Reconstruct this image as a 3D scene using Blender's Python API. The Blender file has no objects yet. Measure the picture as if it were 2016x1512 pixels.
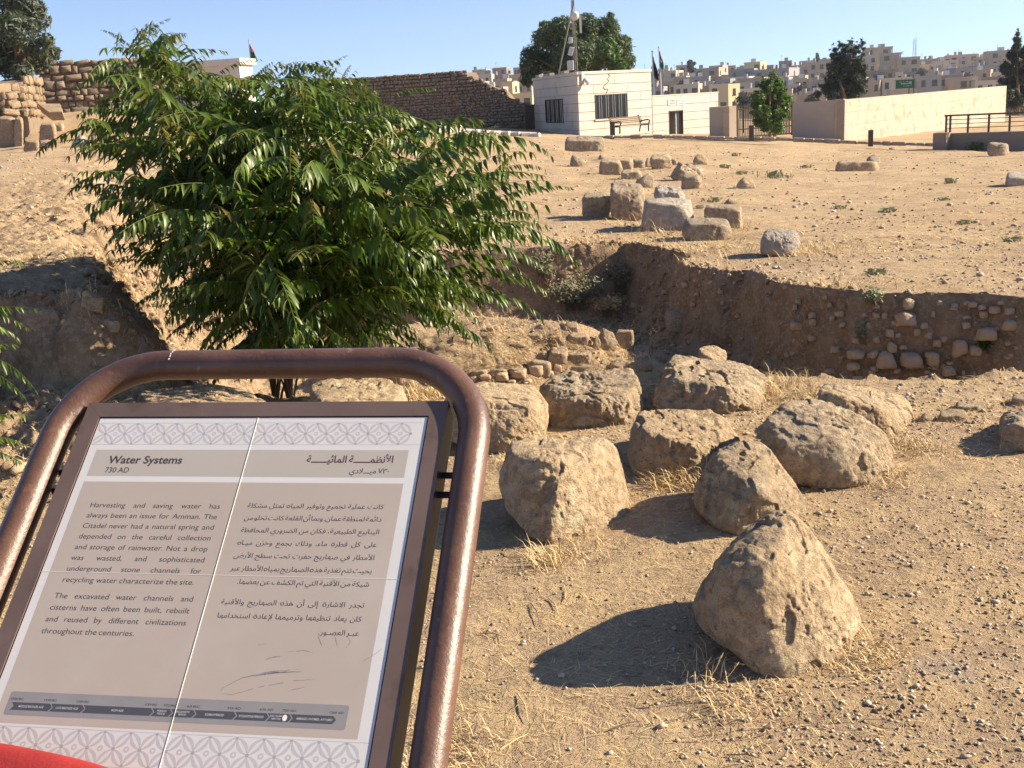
import bpy, bmesh, math, random
import numpy as np
from mathutils import Vector, Matrix
from math import sin, cos, pi, radians, atan2, hypot, sqrt

random.seed(7)
RNG = np.random.default_rng(11)
S = bpy.context.scene
COL = S.collection

# ------------------------------------------------------------------ camera, sky, sun, exposure
FPX, PITCH, ROLL, EYE = 2200.0, radians(14), 0.06, 1.62
CW = Vector((0, cos(PITCH), -sin(PITCH)))
_r0 = Vector((1, 0, 0)); _u0 = Vector((0, sin(PITCH), cos(PITCH)))
CR = _r0 * cos(ROLL) - _u0 * sin(ROLL)
CU = _u0 * cos(ROLL) + _r0 * sin(ROLL)
CAM = Vector((0, 0, EYE))
cd = bpy.data.cameras.new('camera'); cam = bpy.data.objects.new('camera', cd); COL.objects.link(cam)
cd.sensor_width = 36.0; cd.lens = FPX / 2016 * 36.0; cd.clip_start = 0.05; cd.clip_end = 4000
M = Matrix((CR, CU, -CW)).transposed().to_4x4(); M.translation = CAM
cam.matrix_world = M
S.camera = cam

SUN_AZ, SUN_EL = radians(84), radians(28)
world = bpy.data.worlds.new('World'); S.world = world; world.use_nodes = True
wn = world.node_tree
sky = wn.nodes.new('ShaderNodeTexSky'); sky.sky_type = 'NISHITA'; sky.sun_disc = False
sky.sun_elevation = SUN_EL; sky.sun_rotation = SUN_AZ
sky.altitude = 900; sky.air_density = 1.0; sky.dust_density = 0.25; sky.ozone_density = 2.2
tcw = wn.nodes.new('ShaderNodeTexCoord'); vm = wn.nodes.new('ShaderNodeVectorMath'); vm.operation = 'ADD'; vm.inputs[1].default_value = (0, 0, .075)
wn.links.new(tcw.outputs['Generated'], vm.inputs[0]); wn.links.new(vm.outputs[0], sky.inputs[0])
tint = wn.nodes.new('ShaderNodeMix'); tint.data_type = 'RGBA'; tint.blend_type = 'MULTIPLY'; tint.inputs[0].default_value = 1; tint.inputs[7].default_value = (1.0, .97, 1.06, 1)
wn.links.new(sky.outputs[0], tint.inputs[6]); wn.links.new(tint.outputs[2], wn.nodes['Background'].inputs[0])
wn.nodes['Background'].inputs[1].default_value = 0.075
sd = bpy.data.lights.new('sun', 'SUN'); sd.energy = 5.0; sd.angle = radians(0.55); sd.color = (1.0, 0.87, 0.66)
so = bpy.data.objects.new('sun', sd); COL.objects.link(so)
SDIR = Vector((sin(SUN_AZ) * cos(SUN_EL), cos(SUN_AZ) * cos(SUN_EL), sin(SUN_EL)))
so.rotation_euler = SDIR.to_track_quat('Z', 'Y').to_euler(); so.location = SDIR * 50
S.view_settings.view_transform = 'Standard'; S.view_settings.look = 'None'
S.view_settings.exposure = 1.3; S.view_settings.gamma = 1.0

# ------------------------------------------------------------------ noise (numpy)
def _hash(ix, iy, iz, seed):
    h = (ix * 374761393 + iy * 668265263 + iz * 1274126177 + seed * 1013904223) & 0xFFFFFFFF
    h = ((h ^ (h >> 13)) * 1274126177) & 0xFFFFFFFF
    h = (h ^ (h >> 16)) & 0xFFFFFFFF
    return h.astype(np.float64) / 4294967295.0
def vnoise(P, seed=0):
    P = np.asarray(P, float); I = np.floor(P).astype(np.int64); f = P - I
    f = f * f * f * (f * (f * 6 - 15) + 10)
    r = 0
    for dx in (0, 1):
        for dy in (0, 1):
            for dz in (0, 1):
                w = (f[:, 0] if dx else 1 - f[:, 0]) * (f[:, 1] if dy else 1 - f[:, 1]) * (f[:, 2] if dz else 1 - f[:, 2])
                r = r + w * _hash(I[:, 0] + dx, I[:, 1] + dy, I[:, 2] + dz, seed)
    return r * 2 - 1
def fbm(P, oct=4, seed=0, gain=0.5):
    P = np.asarray(P, float); a = 1.0; r = 0; t = 0
    for o in range(oct):
        r = r + a * vnoise(P * (2.03 ** o) + 17.3 * o, seed + o); t += a; a *= gain
    return r / t
def ridged(P, oct=3, seed=0):
    a = 1.0; r = 0; t = 0
    for o in range(oct):
        r = r + a * (1 - 2 * np.abs(vnoise(P * (2.1 ** o) + 9.1 * o, seed + o))); t += a; a *= .5
    return r / t
def smooth(a, b, x):
    t = np.clip((x - a) / (b - a), 0, 1); return t * t * (3 - 2 * t)

# ------------------------------------------------------------------ pixel rays of the 2016 x 1512 photograph -> world
def ray(px, py): return CR * ((px - 1008) / FPX) + CU * ((756 - py) / FPX) + CW
def atz(px, py, z=0.0):
    d = ray(px, py); return CAM + d * ((z - EYE) / d.z)
def aty(px, py, Y):
    d = ray(px, py); return CAM + d * (Y / d.y)

# ------------------------------------------------------------------ terrain height
RIM = np.array([(-2.75, 8.0), (-3.3, 9.8), (-3.7, 12.5), (-2.2, 13.6), (-.9, 12.5), (.62, 12.85), (1.45, 13.1), (1.75, 12.6),
                (1.8, 11.3), (2.25, 10.4), (2.5, 9.5), (2.9, 8.8), (3.4, 8.4), (3.85, 8.1), (5, 7.7), (7, 7.9), (10, 9.0), (10, 6.2), (5, 6.0), (3.1, 6.0), (1.5, 6.35),
                (0, 6.3), (-1.2, 6.5), (-2.1, 7.0)])
def poly_sd(x, y):
    n = len(RIM); d = np.full(x.shape, 1e9); c = np.zeros(x.shape, bool)
    for i in range(n):
        ax, ay = RIM[i]; bx, by = RIM[(i + 1) % n]
        ex, ey = bx - ax, by - ay
        t = np.clip(((x - ax) * ex + (y - ay) * ey) / (ex * ex + ey * ey), 0, 1)
        d = np.minimum(d, np.hypot(x - ax - t * ex, y - ay - t * ey))
        cond = ((ay > y) != (by > y)) & (x < ex * (y - ay) / (ey if abs(ey) > 1e-9 else 1e-9) + ax)
        c ^= cond
    return np.where(c, d, -d)
QX = np.array([-1.2, -.60, -.44, -.25, -.09, .017, .07, .22, .30, .45, 1.2])
QZ = np.array([2.2, 1.6, 1.1, 1.15, 1.0, .32, 0.0, -.62, -1.02, -1.45, -2.2])
def height(x, y, fine=True):
    x = np.asarray(x, float); y = np.asarray(y, float)
    yy = np.maximum(y, 1.0)
    q = np.clip(x / yy, -1.2, 1.2)
    zf = np.interp(q, QX, QZ)
    z = zf * np.clip((yy - 9) / 42, 0, 1) ** 1.15
    z = z + np.where(q < -.25, smooth(-.25, -.36, q) * 0.155 * np.clip(yy - 49, 0, 12), 0)
    # valley and the hill of the town
    rr = np.hypot(x, y)
    far = smooth(95, 230, rr)
    hill = -34 + 0.15 * np.clip(rr - 250, 0, 235) + .02 * np.clip(x, 0, 250)
    z = np.where(rr > 95, z * (1 - far) + hill * far, z)
    P0_ = np.stack([x, y, np.zeros_like(x)], -1).reshape(-1, 3); e1 = (.024 * fbm(P0_ * 1.1, 3, 31) + .017 * fbm(P0_ * 4, 3, 32)).reshape(x.shape) if fine else 0
    # the raised bank at the left: its right flank is a lit slope, its near face a small cliff
    bk = smooth(-.285, -.385, q + e1) * (.62 * smooth(5.62, 5.95, y + 6 * e1) + .38 * smooth(4.2, 5.7, y))
    z = z + (.13 * fbm(P0_ * 4.5, 4, 33).reshape(x.shape) + .05 * ridged(P0_ * 9, 2, 34).reshape(x.shape) if fine else 0) * np.clip(bk * (1.12 - bk) * 4, 0, 1) * (yy < 20)
    z = z + .78 * bk * (1 - np.clip((yy - 9) / 42, 0, 1))
    # the excavated trench
    P = np.stack([x, y, np.zeros_like(x)], -1).reshape(-1, 3)
    near = (np.abs(x) < 12) & (y > 4) & (y < 18)
    sd = poly_sd(x, y)
    if fine:
        n1 = fbm(P * 1.3, 3, 3).reshape(x.shape); n2 = fbm(P * 5.5, 3, 5).reshape(x.shape); n3 = fbm(P * 17, 2, 6).reshape(x.shape)
        sdn = sd + .30 * fbm(P * 1.2, 2, 3).reshape(x.shape) + .02 * n2
    else:
        n1 = n2 = n3 = np.zeros_like(x); sdn = sd
    w = .36 + 1.25 * smooth(7.7, 6.4, y) * smooth(1.8, 3.0, x) + .5 * smooth(7.7, 6.4, y) * smooth(-1, -2, x)
    w = w + 1.0 * smooth(-.18, -.26, q)
    step = np.clip(sdn / w, 0, 1)
    prof = .72 * smooth(0, .55, step) + .28 * smooth(.35, 1.0, step)
    depth = .84 + .12 * smooth(1.6, 2.6, x)
    t = prof * depth * near
    z = z - t
    floor = smooth(.15, .8, sd) * near
    # talus at the foot of the far and right faces
    z = z + floor * .14 * smooth(1.2, .2, sd) * (y > 8) * smooth(1.2, .4, x)
    # mound with the remains of masonry in the trench
    mx, my = (x + .35) / 1.25, (y - 10.4) / .85
    z = z + near * .42 * smooth(1.25, .55, np.hypot(mx, my) + .18 * n1) 
    mx, my = (x - .95) / .6, (y - 10.1) / .45
    z = z + near * .16 * smooth(1.3, .4, np.hypot(mx, my))
    if fine:
        k = np.clip(rr / 12, .5, 3)
        z = z + .028 * fbm(P * .9, 3, 21).reshape(x.shape) * k + .008 * n2 * (rr < 30) + .0035 * fbm(P * 14, 2, 9).reshape(x.shape) * (rr < 12)
        z = z + floor * (.035 * n2 + .012 * n3 + .06 * n1) + (.04 * n3 + .05 * n2) * (step > .02) * (step < .98) * near
    return z
def hz(x, y): return float(height(np.array([x]), np.array([y]))[0])
def hit(px, py, y0=1.5, y1=120):
    d = ray(px, py); Y = np.geomspace(y0, y1, 500); X = d.x / d.y * Y; Z = EYE + d.z / d.y * Y
    H = height(X, Y); k = np.nonzero(Z < H)[0]
    if not len(k): return Vector((X[-1], Y[-1], H[-1]))
    k = k[0]; Y2 = np.linspace(Y[max(0, k - 1)], Y[k], 30); X2 = d.x / d.y * Y2; Z2 = EYE + d.z / d.y * Y2
    H2 = height(X2, Y2); j = np.nonzero(Z2 < H2)[0]; j = j[0] if len(j) else -1
    return Vector((X2[j], Y2[j], H2[j]))

# ------------------------------------------------------------------ materials
def lin(c): return (c[0], c[1], c[2], 1.0)
def new_mat(name):
    m = bpy.data.materials.new(name); m.use_nodes = True
    nt = m.node_tree; b = nt.nodes['Principled BSDF']; b.inputs['Specular IOR Level'].default_value = .3
    return m, nt, b
def N(nt, t, **kw):
    n = nt.nodes.new(t)
    for k, v in kw.items():
        if k in n.inputs.keys(): n.inputs[k].default_value = v
        else: setattr(n, k, v)
    return n
def noise_fac(nt, co, scale, lo, hi, detail=6, rough=.6):
    n = N(nt, 'ShaderNodeTexNoise', Scale=scale, Detail=detail, Roughness=rough)
    nt.links.new(co, n.inputs['Vector'])
    r = N(nt, 'ShaderNodeMapRange'); r.inputs[1].default_value = lo; r.inputs[2].default_value = hi
    nt.links.new(n.outputs[0], r.inputs[0]); return r.outputs[0]
def mixc(nt, f, a, b):
    m = N(nt, 'ShaderNodeMix', data_type='RGBA')
    if f is not None: nt.links.new(f, m.inputs[0])
    for s, i in ((a, 6), (b, 7)):
        if isinstance(s, (tuple, list)): m.inputs[i].default_value = lin(s)
        else: nt.links.new(s, m.inputs[i])
    return m.outputs[2]
def mul(nt, a, b):
    m = N(nt, 'ShaderNodeMath', operation='MULTIPLY')
    for s, i in ((a, 0), (b, 1)):
        if isinstance(s, (int, float)): m.inputs[i].default_value = s
        else: nt.links.new(s, m.inputs[i])
    return m.outputs[0]
def bump(nt, b, layers, co):
    prev = None
    for scale, dist, kind in layers:
        if kind == 'n':
            t = N(nt, 'ShaderNodeTexNoise', Scale=scale, Detail=5.0, Roughness=.65); out = t.outputs[0]
        else:
            t = N(nt, 'ShaderNodeTexVoronoi', Scale=scale); out = t.outputs['Distance']
        nt.links.new(co, t.inputs['Vector'])
        bp = N(nt, 'ShaderNodeBump'); bp.inputs['Strength'].default_value = 1.0; bp.inputs['Distance'].default_value = dist
        nt.links.new(out, bp.inputs['Height'])
        if prev: nt.links.new(prev, bp.inputs['Normal'])
        prev = bp.outputs[0]
    nt.links.new(prev, b.inputs['Normal'])
def simple(name, c, c2=None, scale=8, rough=.8, metal=0, bmp=None, c3=None, s3=30, spec=.3, coord='Object'):
    m, nt, b = new_mat(name); tc = N(nt, 'ShaderNodeTexCoord'); co = tc.outputs[coord]
    b.inputs['Roughness'].default_value = rough; b.inputs['Metallic'].default_value = metal; b.inputs['Specular IOR Level'].default_value = spec
    if c2 is None: b.inputs['Base Color'].default_value = lin(c)
    else:
        col = mixc(nt, noise_fac(nt, co, scale, .35, .65), c, c2)
        if c3 is not None: col = mixc(nt, noise_fac(nt, co, s3, .56, .68), col, c3)
        nt.links.new(col, b.inputs['Base Color'])
    if bmp: bump(nt, b, bmp, co)
    return m
def stone_mat(name, c1, c2, lich, dark, fs=1.0, lichen=.5, rnd=.15):
    m, nt, b = new_mat(name); tc = N(nt, 'ShaderNodeTexCoord'); co = tc.outputs['Object']
    oi = N(nt, 'ShaderNodeObjectInfo'); va = N(nt, 'ShaderNodeVectorMath', operation='MULTIPLY_ADD')
    va.inputs[1].default_value = (1, 1, 1); nt.links.new(co, va.inputs[0])
    cx = N(nt, 'ShaderNodeCombineXYZ'); mm = mul(nt, oi.outputs['Random'], 37.0)
    for i in range(3): nt.links.new(mm, cx.inputs[i])
    nt.links.new(cx.outputs[0], va.inputs[2]); co = va.outputs[0]
    col = mixc(nt, noise_fac(nt, co, 3.0 * fs, .38, .62), c1, c2)
    col = mixc(nt, mul(nt, noise_fac(nt, co, 26 * fs, .42, .6), .5), col, dark)
    geo = N(nt, 'ShaderNodeNewGeometry'); sx = N(nt, 'ShaderNodeSeparateXYZ'); nt.links.new(geo.outputs['Normal'], sx.inputs[0])
    up = N(nt, 'ShaderNodeMapRange'); up.inputs[1].default_value = .1; up.inputs[2].default_value = .8; nt.links.new(sx.outputs[2], up.inputs[0])
    l1 = mul(nt, noise_fac(nt, co, 5 * fs, .5 - .12 * lichen, .62), noise_fac(nt, co, 30 * fs, .35, .6))
    l2 = mul(nt, l1, mul(nt, up.outputs[0], lichen * 1.2))
    col = mixc(nt, l2, col, lich)
    rv = N(nt, 'ShaderNodeMapRange'); rv.inputs[3].default_value = 0; rv.inputs[4].default_value = rnd; nt.links.new(oi.outputs['Random'], rv.inputs[0]); col = mixc(nt, rv.outputs[0], col, tuple(k * .62 for k in c1))
    # dark pits
    v = N(nt, 'ShaderNodeTexNoise', Scale=48 * fs, Detail=3.0); nt.links.new(co, v.inputs['Vector'])
    r = N(nt, 'ShaderNodeMapRange'); r.inputs[1].default_value = .63; r.inputs[2].default_value = .7; nt.links.new(v.outputs[0], r.inputs[0])
    col = mixc(nt, mul(nt, r.outputs[0], .7), col, dark)
    # pale scars
    col = mixc(nt, mul(nt, noise_fac(nt, co, 9 * fs, .6, .68), .6), col, tuple(min(.62, k * 1.35) for k in c2))
    nt.links.new(col, b.inputs['Base Color']); b.inputs['Roughness'].default_value = .92; b.inputs['Specular IOR Level'].default_value = .15
    bump(nt, b, [(14 * fs, .03 / fs, 'n'), (50 * fs, .022 / fs, 'n'), (150 * fs, .010 / fs, 'n')], co)
    return m

MAT = {}
def ground_material():
    m, nt, b = new_mat('soil'); tc = N(nt, 'ShaderNodeTexCoord'); co = tc.outputs['Object']
    col = mixc(nt, noise_fac(nt, co, .55, .36, .66), (.365, .255, .16), (.495, .355, .222))
    col = mixc(nt, mul(nt, noise_fac(nt, co, 2.3, .46, .62), .75), col, (.53, .38, .205))
    col = mixc(nt, mul(nt, noise_fac(nt, co, .22, .55, .66), .55), col, (.40, .25, .14))
    col = mixc(nt, mul(nt, noise_fac(nt, co, 7, .50, .66), .6), col, (.275, .195, .13))
    col = mixc(nt, mul(nt, noise_fac(nt, co, 45, .52, .66, 4), .55), col, (.62, .48, .29))
    col = mixc(nt, mul(nt, noise_fac(nt, co, 90, .55, .66, 3), .5), col, (.20, .13, .085))
    col = mixc(nt, mul(nt, noise_fac(nt, co, 1.1, .60, .70), .5), col, (.43, .37, .31))
    # the cut earth of the trench sides, coloured darker to deepen their shade
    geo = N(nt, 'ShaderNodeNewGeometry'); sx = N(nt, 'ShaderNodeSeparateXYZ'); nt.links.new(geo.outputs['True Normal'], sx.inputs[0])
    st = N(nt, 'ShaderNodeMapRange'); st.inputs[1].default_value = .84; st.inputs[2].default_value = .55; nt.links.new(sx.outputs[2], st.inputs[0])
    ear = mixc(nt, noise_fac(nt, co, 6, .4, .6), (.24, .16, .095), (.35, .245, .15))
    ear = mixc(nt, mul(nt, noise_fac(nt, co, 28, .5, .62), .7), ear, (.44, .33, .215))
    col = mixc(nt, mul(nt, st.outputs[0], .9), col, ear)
    nt.links.new(col, b.inputs['Base Color']); b.inputs['Roughness'].default_value = .97; b.inputs['Specular IOR Level'].default_value = .1
    bump(nt, b, [(11, .035, 'n'), (48, .018, 'n'), (170, .006, 'n')], co)
    return m
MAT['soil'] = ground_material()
MAT['rock'] = stone_mat('weathered_limestone', (.57, .405, .24), (.66, .495, .315), (.30, .26, .21), (.20, .145, .095), 1, .3)
MAT['rockgrey'] = stone_mat('grey_limestone', (.51, .375, .235), (.61, .465, .305), (.30, .265, .22), (.17, .125, .08), 1, .45)
MAT['rockwhite'] = stone_mat('white_limestone', (.52, .45, .37), (.58, .515, .435), (.42, .37, .31), (.34, .27, .2), .6, .4)
MAT['rockfar'] = stone_mat('field_limestone', (.46, .35, .24), (.57, .45, .32), (.27, .24, .2), (.17, .12, .08), .7, .7)
MAT['rubble'] = stone_mat('rubble_stone', (.42, .31, .2), (.52, .40, .27), (.3, .26, .2), (.2, .14, .09), 2.0, .3)
MAT['buried'] = simple('buried_limestone', (.40, .285, .18), (.50, .37, .24), 9, .95, c3=(.36, .25, .16), s3=14, bmp=[(40, .01, 'n')])
MAT['pebble'] = simple('pebble', (.36, .27, .19), (.58, .48, .37), 14, .9, c3=(.2, .16, .13), s3=9)
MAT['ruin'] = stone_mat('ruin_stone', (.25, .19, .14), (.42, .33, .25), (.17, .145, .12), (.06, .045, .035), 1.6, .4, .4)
MAT['ruinlit'] = stone_mat('ruin_stone_sunlit', (.44, .31, .195), (.52, .39, .26), (.28, .22, .17), (.2, .14, .1), .5, .3)  # lighter copy of the ruin stone, sunlight put into its colour
MAT['mortar'] = simple('mortar', (.17, .125, .09), (.23, .17, .12), 3, .95, bmp=[(12, .02, 'n')])
MAT['ashlar'] = simple('dressed_stone', (.52, .465, .395), (.57, .515, .44), 1.2, .85, c3=(.45, .385, .31), s3=.9, bmp=[(20, .004, 'n')])
MAT['joint'] = simple('joint_mortar', (.29, .24, .19), (.34, .285, .23), 5, .95)
MAT['jointpale'] = simple('pale_joint_mortar', (.33, .26, .195), (.38, .3, .235), 2, .95)
MAT['render'] = simple('stained_stone_cladding', (.40, .325, .25), (.46, .38, .30), .7, .85, c3=(.33, .245, .175), s3=1.8, bmp=[(15, .004, 'n')])
MAT['greywall'] = simple('grey_wall_render', (.42, .355, .295), (.47, .40, .34), .8, .9, bmp=[(15, .004, 'n')])
MAT['lowwall'] = simple('shaded_concrete', (.30, .235, .18), (.24, .19, .15), .8, .9)  # brown darkened so the colour carries the wall's shade
MAT['iron'] = simple('dark_iron', (.03, .027, .026), (.055, .05, .048), 20, .55, .3)
MAT['gate'] = simple('brown_gate_steel', (.07, .052, .042), (.10, .075, .06), 20, .6, .2)
MAT['glassdark'] = simple('dark_window_glass', (.02, .022, .025), rough=.15, spec=.6)
MAT['white'] = simple('white_paint', (.62, .59, .55), (.55, .52, .48), 2, .6)
MAT['galv'] = simple('galvanised_steel', (.42, .42, .42), (.52, .52, .52), 10, .45, .6)
MAT['mastgrey'] = simple('dull_grey_steel', (.20, .19, .18), (.27, .26, .25), 6, .6, .2)
MAT['bark'] = simple('bark', (.16, .105, .062), (.22, .15, .09), 12, .9, bmp=[(40, .004, 'n')])
MAT['straw'] = simple('dry_straw', (.58, .41, .19), (.68, .51, .27), 5, .8, c3=(.44, .29, .14), s3=7)
MAT['weed'] = simple('green_weed', (.22, .24, .12), (.34, .32, .18), 9, .8)
MAT['shrubdry'] = simple('scrub_twigs', (.17, .17, .10), (.28, .25, .15), 9, .85)

def steel():
    m, nt, b = new_mat('brown_painted_steel'); tc = N(nt, 'ShaderNodeTexCoord'); co = tc.outputs['Object']
    col = mixc(nt, noise_fac(nt, co, 9, .4, .65), (.095, .047, .030), (.14, .07, .045))
    col = mixc(nt, mul(nt, noise_fac(nt, co, 60, .58, .7), .6), col, (.19, .09, .055))
    col = mixc(nt, mul(nt, noise_fac(nt, co, 25, .66, .72), .5), col, (.3, .24, .2))
    nt.links.new(col, b.inputs['Base Color']); b.inputs['Specular IOR Level'].default_value = .55
    rr = N(nt, 'ShaderNodeMapRange'); rr.inputs[3].default_value = .28; rr.inputs[4].default_value = .5
    nn = N(nt, 'ShaderNodeTexNoise', Scale=30.0); nt.links.new(co, nn.inputs['Vector']); nt.links.new(nn.outputs[0], rr.inputs[0]); nt.links.new(rr.outputs[0], b.inputs['Roughness'])
    bump(nt, b, [(70, .0010, 'n'), (220, .0006, 'n')], co)
    return m
MAT['brownsteel'] = steel()
MAT['bezel'] = simple('flat_brown_steel', (.135, .09, .075), (.165, .11, .09), 8, .5, c3=(.11, .07, .055), s3=14, spec=.4)
MAT['bezelside'] = simple('black_steel', (.012, .011, .013), rough=.4)
MAT['tile'] = simple('white_ceramic_print', (.70, .665, .62), (.67, .635, .595), 6, .32, spec=.5)
MAT['beige'] = simple('beige_print', (.47, .385, .315), (.49, .405, .335), 5, .4, c3=(.51, .435, .36), s3=2.5, spec=.5)
MAT['beige2'] = simple('beige_title_print', (.47, .41, .345), (.49, .43, .365), 5, .34, spec=.5)
MAT['ornament'] = simple('grey_ornament_print', (.54, .50, .50), (.51, .47, .47), 40, .36, spec=.5)
MAT['ornament2'] = simple('taupe_ornament_print', (.40, .36, .33), rough=.36, spec=.5)
MAT['ink'] = simple('grey_ink', (.075, .062, .06), rough=.4)
MAT['inkred'] = simple('brown_ink', (.10, .055, .05), rough=.4)
MAT['slate'] = simple('slate_print', (.085, .085, .095), rough=.38)
MAT['slatepale'] = simple('pale_slate_print', (.27, .255, .25), (.30, .28, .27), 20, .38)
MAT['inkpale'] = simple('pale_ink', (.55, .53, .52), rough=.4)
MAT['smudge'] = simple('scuff_mark', (.22, .185, .18), (.30, .255, .24), 90, .5)
MAT['bead'] = simple('seam_glint_and_marker', (.86, .80, .68), rough=.4)  # cream of the timeline marker and of the painted sun on the tile seams
MAT['red'] = simple('red_fabric', (.36, .035, .03), (.27, .025, .022), 9, .55, bmp=[(120, .001, 'n')])

def leaf_mat(name, top, top2, under, tipc, trans=.35, rough=.38):
    m, nt, b = new_mat(name); tc = N(nt, 'ShaderNodeTexCoord'); oi = N(nt, 'ShaderNodeObjectInfo')
    col = mixc(nt, noise_fac(nt, tc.outputs['Object'], 5, .38, .62), top, top2)
    col = mixc(nt, mul(nt, oi.outputs['Random'], .35), col, tuple(c * 1.35 for c in top2))
    at = N(nt, 'ShaderNodeAttribute'); at.attribute_name = 'young'
    col = mixc(nt, at.outputs['Fac'], col, tipc)
    geo = N(nt, 'ShaderNodeNewGeometry'); col = mixc(nt, mul(nt, geo.outputs['Backfacing'], .8), col, under)
    nt.links.new(col, b.inputs['Base Color']); b.inputs['Roughness'].default_value = rough; b.inputs['Specular IOR Level'].default_value = .42
    tr = N(nt, 'ShaderNodeBsdfTranslucent'); br = N(nt, 'ShaderNodeMix', data_type='RGBA', blend_type='MULTIPLY'); br.inputs[0].default_value = 1
    nt.links.new(col, br.inputs[6]); br.inputs[7].default_value = (1.6, 1.9, .6, 1); nt.links.new(br.outputs[2], tr.inputs[0])
    mx = N(nt, 'ShaderNodeMixShader'); mx.inputs[0].default_value = trans
    nt.links.new(b.outputs[0], mx.inputs[1]); nt.links.new(tr.outputs[0], mx.inputs[2]); nt.links.new(mx.outputs[0], nt.nodes['Material Output'].inputs[0])
    return m
MAT['leaf'] = leaf_mat('pinnate_leaf', (.020, .052, .003), (.068, .120, .007), (.14, .175, .05), (.26, .12, .03), .13, .42)
MAT['treeleaf'] = leaf_mat('tree_leaf', (.035, .065, .018), (.065, .095, .024), (.06, .085, .035), (.16, .13, .03), .2, .55)
MAT['treeleaf2'] = leaf_mat('bright_tree_leaf', (.05, .10, .02), (.075, .13, .028), (.08, .12, .04), (.16, .13, .03), .3, .5)
MAT['conifer'] = leaf_mat('dark_conifer_leaf', (.016, .028, .018), (.026, .04, .024), (.03, .04, .028), (.05, .05, .03), .1, .7)
MAT['eucleaf'] = leaf_mat('grey_green_leaf', (.05, .065, .04), (.07, .085, .05), (.08, .095, .065), (.1, .09, .06), .2, .6)

# ------------------------------------------------------------------ object helpers
ORG = {}
def tag(o, label=None, cat=None, group=None, kind=None):
    if label: o['label'] = label
    if cat: o['category'] = cat
    if group: o['group'] = group
    if kind: o['kind'] = kind
    return o
def thing(name, loc, label, cat, group=None):
    o = bpy.data.objects.new(name, None); COL.objects.link(o); o.location = loc; o.empty_display_size = .1
    ORG[o] = Vector(loc); return tag(o, label, cat, group)
def origin_of(o): return ORG.get(o, Vector((0, 0, 0)))
def mesh_np(name, V, F, smoothed=False, attr=None):
    """V (n,3); F (m,3) or (m,4) array, or a list of such arrays"""
    me = bpy.data.meshes.new(name); V = np.asarray(V, np.float32)
    Fs = F if isinstance(F, list) and not isinstance(F[0], tuple) else [F]
    Fs = [np.asarray(f, np.int32) for f in Fs if len(f)]
    loops = np.concatenate([f.ravel() for f in Fs]); tot = np.concatenate([np.full(len(f), f.shape[1], np.int32) for f in Fs])
    me.vertices.add(len(V)); me.vertices.foreach_set('co', V.ravel())
    me.loops.add(len(loops)); me.loops.foreach_set('vertex_index', loops)
    me.polygons.add(len(tot)); st = np.concatenate([[0], np.cumsum(tot)[:-1]]).astype(np.int32)
    me.polygons.foreach_set('loop_start', st); me.polygons.foreach_set('loop_total', tot)
    if smoothed: me.polygons.foreach_set('use_smooth', np.ones(len(tot), bool))
    if attr is not None:
        a = me.attributes.new('young', 'FLOAT', 'POINT'); a.data.foreach_set('value', np.asarray(attr, np.float32))
    me.update(calc_edges=True); me.validate(); return me
def link(name, me, mat, parent=None, loc=None):
    o = bpy.data.objects.new(name, me); COL.objects.link(o)
    if mat and not len(me.materials): me.materials.append(mat)
    if parent: o.parent = parent
    if loc is not None: o.location = loc
    return o
class MB:
    def __init__(s): s.v = []; s.f = []
    def add(s, vs, fs):
        n = len(s.v); s.v += [Vector(v) for v in vs]; s.f += [tuple(i + n for i in f) for f in fs]; return s
    def box(s, c, size, mat=None):
        x, y, z = [k / 2 for k in size]; m = mat or Matrix.Identity(3); c = Vector(c)
        vs = [c + m @ Vector(p) for p in ((-x, -y, -z), (x, -y, -z), (x, y, -z), (-x, y, -z), (-x, -y, z), (x, -y, z), (x, y, z), (-x, y, z))]
        return s.add(vs, [(0, 3, 2, 1), (4, 5, 6, 7), (0, 1, 5, 4), (1, 2, 6, 5), (2, 3, 7, 6), (3, 0, 4, 7)])
    def tube(s, pts, r, n=10, cap=True):
        pts = [Vector(p) for p in pts]; rs = r if isinstance(r, (list, tuple)) else [r] * len(pts)
        T = [(pts[min(i + 1, len(pts) - 1)] - pts[max(i - 1, 0)]).normalized() for i in range(len(pts))]
        a = Vector((0, 0, 1)) if abs(T[0].z) < .9 else Vector((1, 0, 0)); nn = (a - T[0] * a.dot(T[0])).normalized()
        base = len(s.v)
        for i, p in enumerate(pts):
            nn = (nn - T[i] * nn.dot(T[i])).normalized(); bb = T[i].cross(nn)
            for k in range(n):
                t = 2 * pi * k / n; s.v.append(p + (nn * cos(t) + bb * sin(t)) * rs[i])
        for i in range(len(pts) - 1):
            for k in range(n):
                a0 = base + i * n + k; a1 = base + i * n + (k + 1) % n
                s.f.append((a0, a1, a1 + n, a0 + n))
        if cap: s.f.append(tuple(base + k for k in range(n))[::-1]); s.f.append(tuple(base + (len(pts) - 1) * n + k for k in range(n)))
        return s
    def build(s, name, mat, parent=None, org=None, smoothed=False, bevel=0):
        o_ = org if org is not None else (origin_of(parent) if parent else Vector((0, 0, 0)))
        me = bpy.data.meshes.new(name); me.from_pydata([tuple(v - o_) for v in s.v], [], s.f); me.update()
        bm = bmesh.new(); bm.from_mesh(me); bmesh.ops.recalc_face_normals(bm, faces=bm.faces)
        if bevel: bmesh.ops.bevel(bm, geom=bm.edges[:], offset=bevel, segments=1, affect='EDGES')
        bm.to_mesh(me); bm.free()
        if smoothed:
            me.polygons.foreach_set('use_smooth', np.ones(len(me.polygons), bool))
        o = link(name, me, mat, parent)
        if parent is None and org is not None: o.location = org
        if parent is not None: ORG[o] = origin_of(parent)
        elif org is not None: ORG[o] = Vector(org)
        return o

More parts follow.
